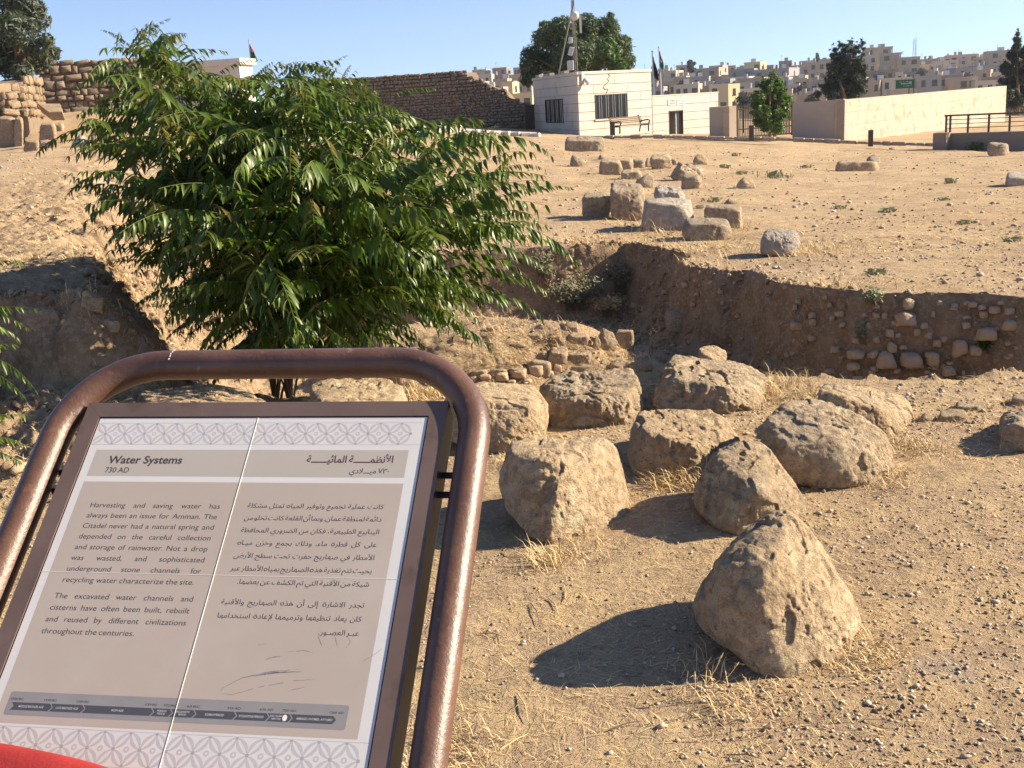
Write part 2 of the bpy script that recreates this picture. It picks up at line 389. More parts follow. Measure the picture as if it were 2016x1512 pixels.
# ------------------------------------------------------------------ ground sheet
def build_ground():
    fa = np.radians(np.linspace(-31, 31, 560)); ca = np.radians(np.linspace(31, 329, 75)[1:-1])
    A = np.concatenate([fa, ca])
    R = [.5]
    while R[-1] < 900:
        r = R[-1]
        if r < 5: r *= 1.0058
        elif 7.4 < r < 13: r += .013
        elif r < 14: r += .027
        elif r < 80: r += max(.06, r * r * .0006)
        else: r *= 1.05
        R.append(r)
    R = np.array(R); n, m = len(R), len(A)
    X = R[:, None] * np.sin(A)[None]; Y = R[:, None] * np.cos(A)[None]
    Z = height(X, Y)
    # ragged faces: push steep ground sideways with noise that also varies with height
    gz = np.abs(np.gradient(Z, axis=0) / np.gradient(R)[:, None]) + np.abs(np.gradient(Z, axis=1) / (R[:, None] * .0022)) * (np.abs(np.sin(A))[None] < .5)
    mk = smooth(.35, 1.1, gz) * (R[:, None] > 4) * (R[:, None] < 17) * (Y > 3)
    idx = np.nonzero(mk.ravel() > .01)[0]; Pq = np.stack([X.ravel()[idx], Y.ravel()[idx], Z.ravel()[idx]], -1); mq = mk.ravel()[idx]
    for axis_, arr in ((0, X), (1, Y)):
        dq = .03 * fbm(Pq * np.array([3, 3, 7]), 3, 60 + axis_) + .022 * fbm(Pq * np.array([12, 12, 16]), 3, 64 + axis_)
        fl = arr.ravel(); fl[idx] += dq * mq; arr[...] = fl.reshape(arr.shape)
    V = np.stack([X, Y, Z], -1).reshape(-1, 3)
    c = height(np.array([0.]), np.array([0.5]))[0]; V = np.vstack([V, [[0, 0, c]]])
    i, j = np.meshgrid(np.arange(n - 1), np.arange(m), indexing='ij'); j2 = (j + 1) % m
    F = np.stack([i * m + j, (i + 1) * m + j, (i + 1) * m + j2, i * m + j2], -1).reshape(-1, 4)[:, ::-1]
    k = np.arange(m); F3 = np.stack([np.full(m, n * m), k, (k + 1) % m], -1)[:, ::-1]
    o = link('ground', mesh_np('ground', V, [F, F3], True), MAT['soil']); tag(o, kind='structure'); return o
GROUND = build_ground()

# ------------------------------------------------------------------ rocks
_ico = {}
def ico(k):
    if k not in _ico:
        bm = bmesh.new(); bmesh.ops.create_icosphere(bm, subdivisions=k, radius=1)
        _ico[k] = (np.array([v.co[:] for v in bm.verts]), np.array([[v.index for v in f.verts] for f in bm.faces])); bm.free()
    return _ico[k]
def hull_mesh(P, sub, seed, sharp=51, amp=1.0, pits=1.0, chop=9):
    P = np.asarray(P, float)
    bm = bmesh.new()
    for p in P: bm.verts.new(p)
    r = bmesh.ops.convex_hull(bm, input=bm.verts[:])
    bmesh.ops.delete(bm, geom=[g for g in r['geom_interior'] if isinstance(g, bmesh.types.BMVert)], context='VERTS')
    V = np.array([v.co[:] for v in bm.verts]); c = (V.min(0) + V.max(0)) / 2 * .5 + V.mean(0) * .5
    n = np.array([f.normal[:] for f in bm.faces]); q = np.array([f.verts[0].co[:] for f in bm.faces]); bm.free()
    d = ((q - c) * n).sum(1); flip = d < 0; n[flip] *= -1; d = np.abs(d); ok = d > 1e-5; n, d = n[ok], d[ok]
    rg = np.random.default_rng(seed * 7 + 1); cn = rg.normal(size=(int(chop), 3)); cn[:, 2] = np.abs(cn[:, 2]) * .6; cn[:, 1] -= .25; cn[:, 0] += .35; cn /= np.linalg.norm(cn, axis=1)[:, None]
    if chop: n = np.vstack([n, cn]); d = np.concatenate([d, ((V - c) @ cn.T).max(0) * rg.uniform(.84, .95, len(cn))])
    ext = (V.max(0) - V.min(0)); D, F = ico(sub); D = D * ext; D = D / np.linalg.norm(D, axis=1)[:, None]
    t = np.clip(D @ n.T, 1e-6, None) / d
    rad = (t ** sharp).sum(1) ** (-1 / sharp) * 1.03
    s = float(np.mean(rad)); Q = D * rad[:, None]; K = Q / s + seed * 3.7
    crag = smooth(-.25, .45, fbm(K * 1.2, 2, seed + 21))
    disp = .045 * fbm(K * 1.4, 3, seed) + (.016 + .05 * crag) * ridged(K * 2.9 + .4 * fbm(K * 2, 2, seed + 3)[:, None], 4, seed + 5) + (.014 + .026 * crag) * fbm(K * 9, 4, seed + 9)
    if sub >= 7: disp = disp + .010 * fbm(K * 24, 3, seed + 51) + .012 * crag * np.abs(fbm(K * 15, 2, seed + 52))
    ch = fbm(K * 2.2, 2, seed + 31); disp = disp - .05 * smooth(.12, .2, ch) * smooth(.75, .3, ch)
    patch = smooth(-.1, .4, fbm(K * 1.7, 2, seed + 41))
    pit = patch * (np.clip(fbm(K * 8, 2, seed + 13) - .27, 0, .5) * .10 + np.clip(vnoise(K * 19, seed + 14) - .3, 0, .5) * .05)
    Q = Q + D * (s * (disp * amp - pit * pits))[:, None]
    return Q + c, F
USED = []
def rock(name, label, Y0, thick, outline, ridge=(), mat='rock', sub=6, cat='rock', group=None, seed=None, sharp=27, amp=1.0, pits=1.0, shrink=.86, sink=.03, sm=True):
    seed = seed if seed is not None else len(USED) + 3
    o = [(p + (0,))[:3] for p in outline]; cx = sum(p[0] for p in o) / len(o); cy = sum(p[1] for p in o) / len(o)
    pts = [aty(p[0], p[1], Y0 + p[2]) for p in o] + [aty(p[0], p[1], Y0 + (p[2] if len(p) > 2 else 0)) for p in ridge]
    for p in o:
        pts.append(aty(cx + (p[0] - cx) * shrink, cy + (p[1] - cy) * shrink, Y0 + max(thick, p[2] + .45 * thick)))
    Q, F = hull_mesh([tuple(p) for p in pts], sub, seed, sharp, amp, pits)
    x, y = Q[:, 0].mean(), Q[:, 1].mean(); z = float(Q[:, 2].min())
    loc = Vector((x, y, z + sink)); Q = Q - np.array(loc)
    ob = link(name, mesh_np(name, Q, F, sm), MAT[mat], None, loc); tag(ob, label, cat, group)
    w = (Q[:, 0].max() - Q[:, 0].min()) / 2; dd = (Q[:, 1].max() - Q[:, 1].min()) / 2
    USED.append((x, y, w, dd, z)); return ob

rock('boulder', 'large pointed boulder in the right foreground, nearest the camera', 2.86, .52,
     [(1357, 1195, .22), (1375, 1155, .26), (1440, 1065, .28), (1500, 1015, .3), (1545, 1001, .3), (1592, 1035, .3), (1640, 1110, .28), (1692, 1180, .28), (1697, 1235, .24), (1688, 1262, .18),
      (1640, 1322, .05), (1570, 1350, 0), (1505, 1338, 0), (1440, 1290, .08), (1378, 1240, .17)],
     [(1420, 1110, .12), (1445, 1215, .03), (1545, 1075, .12), (1550, 1315, .0), (1640, 1210, .14), (1470, 1140, .05)], sub=7, seed=4, sharp=37, amp=.9)
rock('boulder', 'squarish pitted block left of the foreground boulders, beside the sign pipe', 3.95, .42,
     [(995, 885, .22), (1010, 868, .3), (1090, 866, .36), (1200, 862, .42), (1218, 890, .42), (1240, 955, .34), (1240, 1000, .3), (1222, 1030, .2), (1170, 1055, .1), (1085, 1077, 0),
      (1022, 1040, .05), (995, 1005, .1), (978, 950, .2)],
     [(1095, 935, .02), (1075, 900, .1), (1180, 975, .13), (1085, 1060, -.02), (1010, 900, .16)], sub=7, seed=8, sharp=40, amp=.75)
rock('boulder', 'rounded brown boulder directly behind the large pointed boulder', 3.92, .45,
     [(1360, 985, .2), (1366, 955, .2), (1392, 920, .22), (1412, 882, .26), (1445, 864, .32), (1500, 867, .34), (1530, 892, .3), (1568, 950, .22), (1592, 990, .2), (1594, 1035, .2),
      (1550, 1075, .1), (1455, 1062, 0), (1400, 1040, .03), (1372, 1015, .1)],
     [(1440, 925, .1), (1500, 960, .0), (1450, 1010, -.02), (1540, 1000, .03)], mat='rockgrey', sub=7, seed=12, sharp=23)
rock('boulder', 'broad rounded block in the middle row, behind the squarish pitted block', 4.6, .5,
     [(1232, 900, .15), (1240, 845, .2), (1260, 811, .32), (1320, 805, .4), (1392, 808, .42), (1444, 828, .4), (1468, 865, .3), (1456, 910, .2), (1410, 968, .05), (1330, 975, 0), (1245, 930, .05)],
     [(1270, 850, .08), (1370, 880, -.02), (1420, 880, .1), (1300, 930, -.02)], sub=7, seed=15, sharp=34)
rock('boulder', 'big grey lichen-topped block lying slantwise at right of the rounded boulders', 4.38, .55,
     [(1488, 870, .2), (1492, 835, .25), (1525, 805, .32), (1560, 785, .42), (1612, 785, .46), (1680, 812, .42), (1742, 850, .34), (1768, 895, .24), (1766, 930, .15), (1722, 957, .04),
      (1640, 965, 0), (1560, 952, .02), (1510, 915, .08)],
     [(1660, 872, .0), (1560, 850, .12), (1660, 940, -.03), (1735, 885, .08), (1520, 880, .04)], mat='rockgrey', sub=7, seed=19, sharp=40, amp=.8)
rock('boulder', 'long block with a pale flat top behind the big grey lichen-topped block', 5.05, .5,
     [(1608, 790, .1), (1612, 765, .25), (1625, 753, .38), (1700, 757, .4), (1786, 783, .36), (1800, 825, .2), (1801, 865, .12), (1775, 888, .03), (1700, 870, 0), (1630, 830, 0)],
     [(1745, 812, .03), (1640, 775, .08), (1750, 870, -.02)], sub=7, seed=23, sharp=40, amp=.7)
rock('boulder', 'large tan block whose left end is hidden by the corner of the sign pipe', 5.15, .45,
     [(865, 800, .2), (890, 765, .3), (960, 750, .38), (1050, 760, .36), (1074, 790, .25), (1079, 835, .15), (1068, 875, .06), (990, 897, 0), (930, 893, 0), (880, 860, .08)],
     [(950, 790, .05), (1050, 800, .08), (1000, 880, -.02)], sub=7, seed=27, sharp=40, amp=.7)
rock('boulder', 'wide grey-brown block with a hollowed shaded front in the back row', 5.45, .5,
     [(1058, 760, .3), (1106, 734, .4), (1180, 724, .45), (1254, 727, .45), (1268, 765, .3), (1266, 815, .15), (1245, 852, .05), (1160, 862, .05), (1085, 856, .05), (1068, 810, .12)],
     [(1120, 795, 0), (1220, 800, 0), (1250, 770, .1)], mat='rockgrey', sub=7, seed=31, sharp=34)
rock('boulder', 'large dark-fronted block with a broken pale right corner in the back row', 5.55, .6,
     [(1286, 800, .1), (1292, 745, .25), (1326, 694, .5), (1400, 712, .5), (1470, 722, .48), (1508, 740, .4), (1510, 790, .2), (1482, 845, .05), (1430, 842, 0), (1300, 820, 0)],
     [(1330, 745, .1), (1420, 765, 0), (1480, 780, .06)], mat='rockgrey', sub=7, seed=36, sharp=30, amp=1.3)
rock('stone_block', 'small pale squared stone standing behind the dark-fronted block', 6.35, .2,
     [(1375, 715, 0), (1376, 685, .1), (1405, 681, .18), (1430, 690, .12), (1433, 722, 0), (1400, 728, 0)], [(1383, 697, 0)], sub=5, seed=39, sharp=44)
rock('boulder', 'dark rounded block cut off by the right edge of the photo', float(hit(1975, 893).y), .4,
     [(1964, 860, .1), (1965, 822, .15), (1985, 808, .28), (2090, 806, .3), (2130, 840, .15), (2120, 905, .02), (2000, 903, 0), (1968, 893, .04)], [(1985, 830, .04), (2040, 850, -.02)], mat='rockgrey', sub=7, seed=41, sharp=30)
rock('boulder', 'low flat-topped pale block under the left arch of the sign pipe', 5.3, .6,
     [(255, 840, .1), (262, 790, .25), (285, 765, .45), (350, 757, .55), (420, 757, .55), (490, 770, .5), (527, 795, .3), (530, 850, .05), (400, 880, 0), (290, 875, 0)], [(400, 800, .05), (300, 800, .1)], sub=7, seed=44, sharp=40, amp=.7)
rock('boulder', 'pale flat-topped block under the right arch of the sign pipe, right of the shrub stems', 5.25, .55,
     [(608, 800, .15), (613, 755, .45), (650, 745, .5), (760, 747, .5), (800, 765, .4), (812, 800, .2), (810, 850, .02), (700, 870, 0), (620, 860, 0)], [(640, 790, .05), (780, 795, .05)], sub=7, seed=47, sharp=40, amp=.7)

# rocks of the field, from their outlines against the slope
def field_rock(name, label, x0, y0, x1, y1, top=.3, thick=.65, mat='rockfar', sub=4, lean=0, peak=None, group='ancient stones lying in the field', cat='rock', sharp=27, amp=1.0, base=None, skew=0):
    b = hit((x0 + x1) / 2, base if base else y1 - 2, 5); Y0 = b.y
    w = (x1 - x0) * Y0 / FPX; t = w * thick; h = y1 - y0; W = x1 - x0
    if peak is None:
        ol = [(x0 + .02 * W, y0 + (top + .1) * h, .1 * t), (x0 + (.10 + lean) * W, y0 + .04 * h, .8 * t), (x0 + (.5 + lean) * W, y0 + (0 if skew <= 0 else skew) * h, t), (x0 + (.92 + lean * .5) * W, y0 + (.06 + max(0, skew)) * h, .8 * t),
              (x1, y0 + (top + .12 + max(0, skew)) * h, .3 * t), (x1 - .01 * W, y1 - .15 * h, .15 * t), (x1 - .12 * W, y1, 0), (x0 + .12 * W, y1, 0), (x0, y1 - .14 * h, .1 * t)]
        rd = [(x0 + .14 * W, y0 + top * h, .05 * t), (x1 - .14 * W, y0 + (top + max(0, skew)) * h, .05 * t)]
    else:
        ol = [(x0, y1 - .3 * h, .2 * t), (x0 + .12 * W, y0 + .45 * h, .3 * t), (x0 + peak * W, y0, .5 * t), (x0 + min(.95, peak + .35) * W, y0 + .2 * h, .5 * t), (x1, y0 + .55 * h, .3 * t), (x1 - .03 * W, y1 - .15 * h, .1 * t),
              (x1 - .2 * W, y1, 0), (x0 + .2 * W, y1, 0)]
        rd = [(x0 + .4 * W, y0 + .5 * h, 0)]
    jr = random.Random(int(x0 * 3 + y0)); ja = .075 if sharp < 36 else .025
    ol = [(p[0] + jr.uniform(-ja, ja) * W, p[1] + (jr.uniform(-ja, ja) * h if p[1] < y1 - .3 * h else 0), p[2]) for p in ol]; rd = [(p[0] + jr.uniform(-ja, ja) * W, p[1] + jr.uniform(-ja, ja) * h, p[2]) for p in rd]
    return rock(name, label, Y0, t, ol, rd, mat, sub, cat, group, sharp=sharp, amp=amp, shrink=.85)
FR = [
 ('stone_block', 'dark-faced squared block at the left of the pile in mid-field', 1145, 375, 1211, 430, dict(top=.22, sub=5, mat='rockgrey', sharp=40, amp=.8)),
 ('boulder', 'tall pale boulder leaning against the dark-faced squared block', 1196, 354, 1269, 436, dict(top=.35, sub=5, lean=.05, mat='rockfar', sharp=20)),
 ('boulder', 'pale knobbly boulder half hidden behind the white block', 1284, 364, 1350, 400, dict(top=.4, sub=5, mat='rockwhite', amp=1.5)),
 ('stone_block', 'large chalk-white rounded block in the middle of the field', 1259, 387, 1367, 456, dict(top=.2, sub=5, mat='rockwhite', sharp=30, amp=.5, skew=.08)),
 ('stone_block', 'long squared block with a bumpy top, in front of the chalk-white block', 1340, 427, 1440, 476, dict(top=.28, sub=5, sharp=44, amp=.8)),
 ('stone_block', 'squared tan block right of the chalk-white block', 1386, 402, 1467, 451, dict(top=.16, sub=5, sharp=44, amp=.6)),
 ('boulder', 'lone round pale boulder near the edge of the trench', 1486, 443, 1582, 508, dict(top=.4, sub=6, sharp=7, amp=.8, mat='rockwhite')),
 ('stone', 'small stone perched just behind the squared tan block', 1426, 390, 1449, 404, dict(peak=.5)),
 ('stone_block', 'wide low block at the left end of the back row of field stones', 1178, 312, 1226, 346, dict(top=.2, sharp=40, mat='rockgrey')),
 ('stone_block', 'slightly taller block touching the wide low block in the back row', 1213, 311, 1247, 343, dict(top=.15, sharp=40, mat='rockgrey')),
 ('stone', 'narrow broken stone third in the back row of field stones', 1246, 312, 1269, 333, dict(top=.2)),
 ('stone', 'small brown stone in a gap of the back row', 1267, 310, 1284, 331, dict(peak=.4)),
 ('boulder', 'dark notched boulder toward the right of the back row', 1279, 304, 1323, 334, dict(top=.3, mat='rockgrey', amp=1.5)),
 ('stone', 'small peaked stone behind the wide low block', 1178, 303, 1193, 316, dict(peak=.3)),
 ('stone', 'small squared stone at the right end of the back row', 1317, 311, 1333, 327, dict(top=.2)),
 ('boulder', 'dark craggy boulder left of three stones stacked uphill', 1321, 320, 1377, 358, dict(peak=.25, mat='rockgrey', amp=1.7, sub=5)),
 ('boulder', 'slanting tan slab behind the craggy dark boulder', 1350, 318, 1388, 350, dict(top=.35, lean=-.02, skew=.25)),
 ('stone', 'uppermost rounded stone of the three stacked uphill', 1362, 301, 1395, 326, dict(peak=.4, mat='rockgrey')),
 ('stone_block', 'squared stone at the foot of the craggy dark boulder', 1340, 342, 1382, 374, dict(top=.2, sharp=37)),
 ('stone', 'low holed stone behind the upright wedge stone', 1223, 332, 1263, 355, dict(top=.4, mat='rockgrey')),
 ('stone_block', 'upright wedge-shaped stone between pile and back row', 1250, 340, 1288, 371, dict(peak=.7, sharp=37)),
 ('stone', 'dark half-buried stone alone right of the stacked stones', 1447, 347, 1489, 374, dict(peak=.45, mat='rockgrey')),
 ('stone', 'sloping pale stone alone at the left of the back row', 1120, 303, 1154, 330, dict(peak=.2)),
 ('stone_block', 'long massive block lying below the small white building', 1111, 268, 1197, 300, dict(top=.3, thick=.4, sharp=44, sub=5)),
 ('stone_block', 'long low slab lying far right in the field', 1645, 316, 1732, 339, dict(top=.15, thick=.35, sharp=44, mat='rockgrey')),
 ('stone', 'rounded disc-like stone behind the long low slab', 1701, 304, 1734, 324, dict(peak=.5)),
 ('stone_block', 'squared boulder in front of the concrete wall under the railing', 1943, 280, 1986, 309, dict(top=.2, mat='rockfar', sharp=23)),
 ('boulder', 'pale rounded stone cut by the right edge, below the squared boulder', 1977, 339, 2026, 368, dict(top=.35, mat='rockwhite')),
 ('stone', 'small flat stone on bare ground at upper right of the field', 1748, 288, 1772, 297, dict(peak=.3, mat='rockgrey')),
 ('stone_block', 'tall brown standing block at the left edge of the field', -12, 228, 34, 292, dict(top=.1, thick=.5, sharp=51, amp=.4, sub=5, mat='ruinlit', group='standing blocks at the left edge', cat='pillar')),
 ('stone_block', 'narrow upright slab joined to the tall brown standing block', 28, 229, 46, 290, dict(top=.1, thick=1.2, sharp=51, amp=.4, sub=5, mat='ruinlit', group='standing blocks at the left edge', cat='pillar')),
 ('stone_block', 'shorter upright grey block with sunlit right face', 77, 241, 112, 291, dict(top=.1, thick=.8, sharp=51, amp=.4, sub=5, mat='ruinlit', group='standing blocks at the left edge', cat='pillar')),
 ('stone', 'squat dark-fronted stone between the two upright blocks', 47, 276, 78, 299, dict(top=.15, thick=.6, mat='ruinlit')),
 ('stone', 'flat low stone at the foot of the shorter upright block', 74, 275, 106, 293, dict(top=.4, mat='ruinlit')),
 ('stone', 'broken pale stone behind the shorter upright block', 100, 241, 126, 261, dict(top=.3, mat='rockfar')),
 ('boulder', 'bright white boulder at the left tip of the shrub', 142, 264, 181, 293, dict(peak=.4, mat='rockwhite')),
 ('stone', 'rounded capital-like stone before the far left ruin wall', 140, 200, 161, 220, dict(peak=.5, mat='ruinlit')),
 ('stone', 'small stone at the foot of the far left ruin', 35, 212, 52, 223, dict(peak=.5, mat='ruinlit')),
 ('stone', 'low rounded stone before the door of the small building', 1311, 249, 1334, 263, dict(peak=.5, mat='rockfar')),
 ('stone_block', 'pale block under the first post of the railing', 1860, 271, 1886, 291, dict(top=.2, mat='rockfar', sharp=44)),
]
for n_, l_, a, b_, c_, d_, kw in FR: field_rock(n_, l_, a, b_, c_, d_, **kw)
# rocks inside the trench and the low masonry
TR = [
 ('boulder', 'rounded stone lying in deep shade on the trench floor', 1308, 603, 1376, 655, dict(top=.35, sub=5)),
 ('stone', 'upright pointed stone in the middle of the trench masonry', 1172, 644, 1216, 692, dict(peak=.35, sub=5, thick=.5)),
 ('stone', 'squarish stone right of the upright pointed masonry stone', 1212, 648, 1251, 690, dict(top=.15, sub=5, thick=.5)),
 ('stone', 'flat rounded stone left of the upright pointed masonry stone', 1118, 654, 1163, 680, dict(top=.4, sub=5)),
 ('stone', 'thin upright chip stone leaning on the pointed masonry stone', 1165, 660, 1182, 690, dict(peak=.5)),
 ('stone', 'pale fractured stone at the end of the mound', 1080, 682, 1119, 718, dict(top=.4, sub=5)),
 ('stone', 'flat pale stone just right of the mound end', 1114, 688, 1167, 716, dict(top=.35, sub=5)),
 ('stone', 'thin flat stone on the masonry line', 1200, 695, 1231, 706, dict(top=.4)),
 ('stone', 'tan wedge stone before the masonry line', 1196, 706, 1235, 728, dict(peak=.6)),
 ('stone', 'angular stone at the right end of the masonry line', 1282, 690, 1324, 716, dict(peak=.35)),
 ('stone', 'little stone beside the angular masonry stone', 1250, 700, 1272, 714, dict(peak=.5)),
 ('stone', 'worn pale stone on top of the mound', 1035, 654, 1068, 671, dict(top=.4)),
 ('stone', 'grey stone half under the shrub foliage on the mound', 958, 640, 985, 652, dict(top=.4)),
 ('stone', 'low stone in the rubble before the far earth wall', 1112, 632, 1140, 655, dict(top=.5)),
 ('stone', 'bright stone on the lit left slope, largest there', 160, 578, 203, 614, dict(top=.2, sub=5)),
 ('stone', 'pale stone high on the lit left slope', 157, 522, 192, 546, dict(peak=.6)),
 ('stone', 'chipped stone on the lit slope, upper right of the largest', 205, 505, 232, 525, dict(peak=.5)),
 ('stone', 'small pale stone by the shrub tips on the trench floor', 288, 586, 318, 606, dict(peak=.5)),
 ('stone', 'flat stone on the lit trench floor left of the shrub', 232, 556, 262, 572, dict(top=.4)),
 ('stone', 'small flat stone low on the lit slope', 196, 622, 236, 655, dict(top=.3)),
 ('stone', 'wide stone low in the lit rubble under the shrub', 310, 636, 345, 652, dict(peak=.4)),
 ('boulder', 'shaded rock shelf jutting from the left earth cliff', 28, 598, 132, 655, dict(top=.2, sub=5, thick=.4)),
 ('stone', 'layered rubble ledge stone at right, before the trench', 1850, 806, 1905, 833, dict(top=.5, sub=5)),
 ('stone', 'flat layered slab behind the rubble ledge stone', 1880, 790, 1940, 812, dict(top=.5, sub=5)),
 ('stone', 'pale flat slab at the right edge of the rubble ledge', 1990, 774, 2040, 800, dict(top=.4, sub=5)),
 ('stone', 'small ledge stone left of the layered slab', 1806, 812, 1840, 832, dict(peak=.5)),
 ('stone', 'leftmost cut stone of the low retaining row behind the back boulders', 928, 727, 962, 750, dict(top=.15, sharp=26)),
 ('stone', 'second cut stone from the left in the low retaining row', 963, 726, 1001, 749, dict(top=.15, sharp=26)),
 ('stone', 'middle cut stone of the low retaining row', 1002, 723, 1042, 748, dict(top=.15, sharp=26)),
 ('stone', 'widest cut stone at the right end of the retaining row', 1040, 708, 1086, 744, dict(top=.2, sharp=26)),
 ('stone', 'small chinking stone right of the retaining row', 1086, 722, 1104, 742, dict(peak=.5)),
 ('stone', 'flat slab lying before the masonry line, left part', 1120, 714, 1176, 732, dict(top=.4)),
 ('stone', 'rounded cobble in the masonry line left of the wedge stone', 1178, 706, 1198, 722, dict(peak=.5)),
 ('stone', 'low ledge stone between wedge stone and dark-fronted boulder', 1236, 708, 1286, 730, dict(top=.4)),
 ('stone', 'thin ledge stone above the low ledge stone', 1228, 692, 1254, 704, dict(top=.4)),
 ('stone', 'small upright cobble at the left of the masonry cluster', 1092, 660, 1114, 680, dict(peak=.4)),
 ('stone', 'pale flat stone on the lit mound, nearest the shrub', 905, 655, 950, 670, dict(top=.5)),
 ('stone', 'long pale stone half buried at the mound edge', 985, 668, 1040, 684, dict(top=.5)),
 ('stone', 'broken stone at the mound foot', 1060, 690, 1082, 706, dict(peak=.5)),
 ('stone', 'pale rock slab under the left side of the shrub', 375, 628, 425, 650, dict(top=.4)),
 ('stone', 'white chip stone in the rubble under the shrub', 405, 655, 440, 672, dict(peak=.5)),
 ('stone', 'white stone on the trench slope in half shade', 1476, 718, 1500, 738, dict(peak=.5)),
 ('stone', 'flat grey slab on the shaded trench slope', 1502, 705, 1560, 728, dict(top=.5)),
]
for n_, l_, a, b_, c_, d_, kw in TR:
    kw.setdefault('mat', 'rubble'); kw.setdefault('group', 'loose stones in and around the trench'); field_rock(n_, l_, a, b_, c_, d_, **kw)

# stones set in the earth face of the trench and in the little masonry wall: pieces of the ground
def embedded(px, py, w, h, seed, mat='rubble', y0=6.8, push=.02):
    d = ray(px, py); Y = np.linspace(y0, 20, 1200); X = d.x / d.y * Y; Z = EYE + d.z / d.y * Y; k = np.nonzero(Z < height(X, Y))[0]
    Yh = Y[k[0]] if len(k) else 9
    p = aty(px, py, Yh); s = Yh / FPX
    rr = random.Random(seed); pts = []
    for sx_ in (-1, 1):
        for sy_ in (-1, 1):
            for sz_ in (-1, 1): pts.append((sx_ * w / 2 * s * rr.uniform(.45, 1.05), sy_ * .38 * w * s * rr.uniform(.6, 1), sz_ * h / 2 * s * rr.uniform(.5, 1.1)))
    pts += [(rr.uniform(-.3, .3) * w * s, -w * s * .42, rr.uniform(-.2, .2) * h * s), (rr.uniform(-.2, .2) * w * s, 0, h * s * .55)]
    Q, F = hull_mesh(pts, 3, seed, 34, 1.0, .6)
    o = link('stone', mesh_np('stone', Q, F, False), MAT['buried'], GROUND, p + Vector((-w * s * .12, -w * s * .16, 0))); return o
EMB = [(1788, 598, 30, 22), (1788, 628, 46, 32), (1757, 684, 20, 24), (1778, 683, 16, 9), (1745, 707, 44, 34), (1800, 708, 48, 30), (1838, 706, 34, 28), (1682, 719, 34, 16), (1688, 697, 34, 22), (1892, 684, 38, 34),
       (1860, 668, 16, 12), (1846, 676, 16, 14), (1722, 697, 20, 16), (1752, 656, 20, 18), (1726, 668, 16, 14), (1829, 660, 18, 14), (1690, 745, 22, 12), (1640, 626, 14, 12), (1634, 600, 12, 10), (1660, 640, 16, 12),
       (1880, 602, 14, 12), (1915, 600, 20, 12), (1935, 605, 16, 12), (1960, 610, 22, 16), (1972, 596, 16, 10), (1905, 596, 14, 9), (1990, 612, 20, 14), (1850, 596, 14, 10), (1645, 688, 22, 14), (1570, 640, 28, 16),
       (1600, 665, 16, 12), (1948, 655, 44, 24), (1990, 640, 30, 26), (1870, 730, 26, 22), (1850, 745, 22, 18), (1920, 690, 30, 22), (1905, 640, 20, 14), (1820, 640, 16, 12), (1710, 640, 14, 12), (1762, 636, 14, 10),
       (1180, 560, 22, 14), (1225, 555, 14, 10), (1350, 560, 18, 10), (1310, 575, 14, 10), (1365, 600, 12, 9), (1420, 575, 10, 8), (1250, 600, 16, 10), (1160, 590, 16, 10), (1135, 570, 18, 10),
       (180, 560, 22, 16), (210, 570, 16, 14), (190, 600, 20, 12), (150, 540, 18, 14), (225, 600, 18, 12), (250, 640, 14, 10), (170, 640, 24, 14), (130, 500, 16, 10),
       (1025, 735, 34, 16), (990, 740, 30, 16), (958, 742, 26, 14), (1060, 727, 38, 22), (1040, 750, 22, 10), (1008, 752, 20, 10), (1085, 738, 20, 18), (1100, 725, 18, 16), (1090, 750, 16, 12), (935, 745, 20, 12)]
rr = random.Random(5)
for i in range(60):
    x = rr.uniform(1560, 2010); EMB.append((x, rr.uniform(598 if x > 1720 else 560 + (x - 1560) * .2, 760), rr.uniform(8, 20), rr.uniform(6, 14)))
for i in range(40): EMB.append((rr.uniform(1090, 1560), rr.uniform(520, 640), rr.uniform(6, 12), rr.uniform(5, 9)))
for i in range(26): EMB.append((rr.uniform(-5, 150), rr.uniform(575, 745), rr.uniform(10, 34), rr.uniform(8, 22)))
for i in range(30): EMB.append((rr.uniform(130, 320), rr.uniform(500, 680), rr.uniform(8, 22), rr.uniform(6, 14)))
for i, e in enumerate(EMB): embedded(*e, seed=200 + i)

# ------------------------------------------------------------------ the small stone building, gate and walls
class Face:
    """a vertical wall plane: s runs along it, z up, n outwards (towards the viewer)"""
    def __init__(f, A, B):
        f.A = Vector((A[0], A[1], 0)); f.d = Vector((B[0] - A[0], B[1] - A[1], 0)); f.L = f.d.length; f.d.normalize()
        f.n = Vector((f.d.y, -f.d.x, 0)); f.R = Matrix((f.d, f.n, Vector((0, 0, 1)))).transposed()
    def p(f, s, z, n=0): return f.A + f.d * s + f.n * n + Vector((0, 0, z))
    def px(f, x, y):
        r = ray(x, y); t = (f.A - CAM).dot(f.n) / r.dot(f.n); P = CAM + r * t; return (P - f.A).dot(f.d), P.z
    def box(f, mb, s0, s1, z0, z1, n0, n1):
        c = f.p((s0 + s1) / 2, (z0 + z1) / 2, (n0 + n1) / 2); return mb.box(c, (abs(s1 - s0), abs(n1 - n0), abs(z1 - z0)), f.R)
    def poly(f, mb, pts, n0, n1):
        k = len(pts); vs = [f.p(s, z, n0) for s, z in pts] + [f.p(s, z, n1) for s, z in pts]
        return mb.add(vs, [tuple(range(k)), tuple(range(k, 2 * k))[::-1]] + [(i, (i + 1) % k, k + (i + 1) % k, k + i) for i in range(k)])
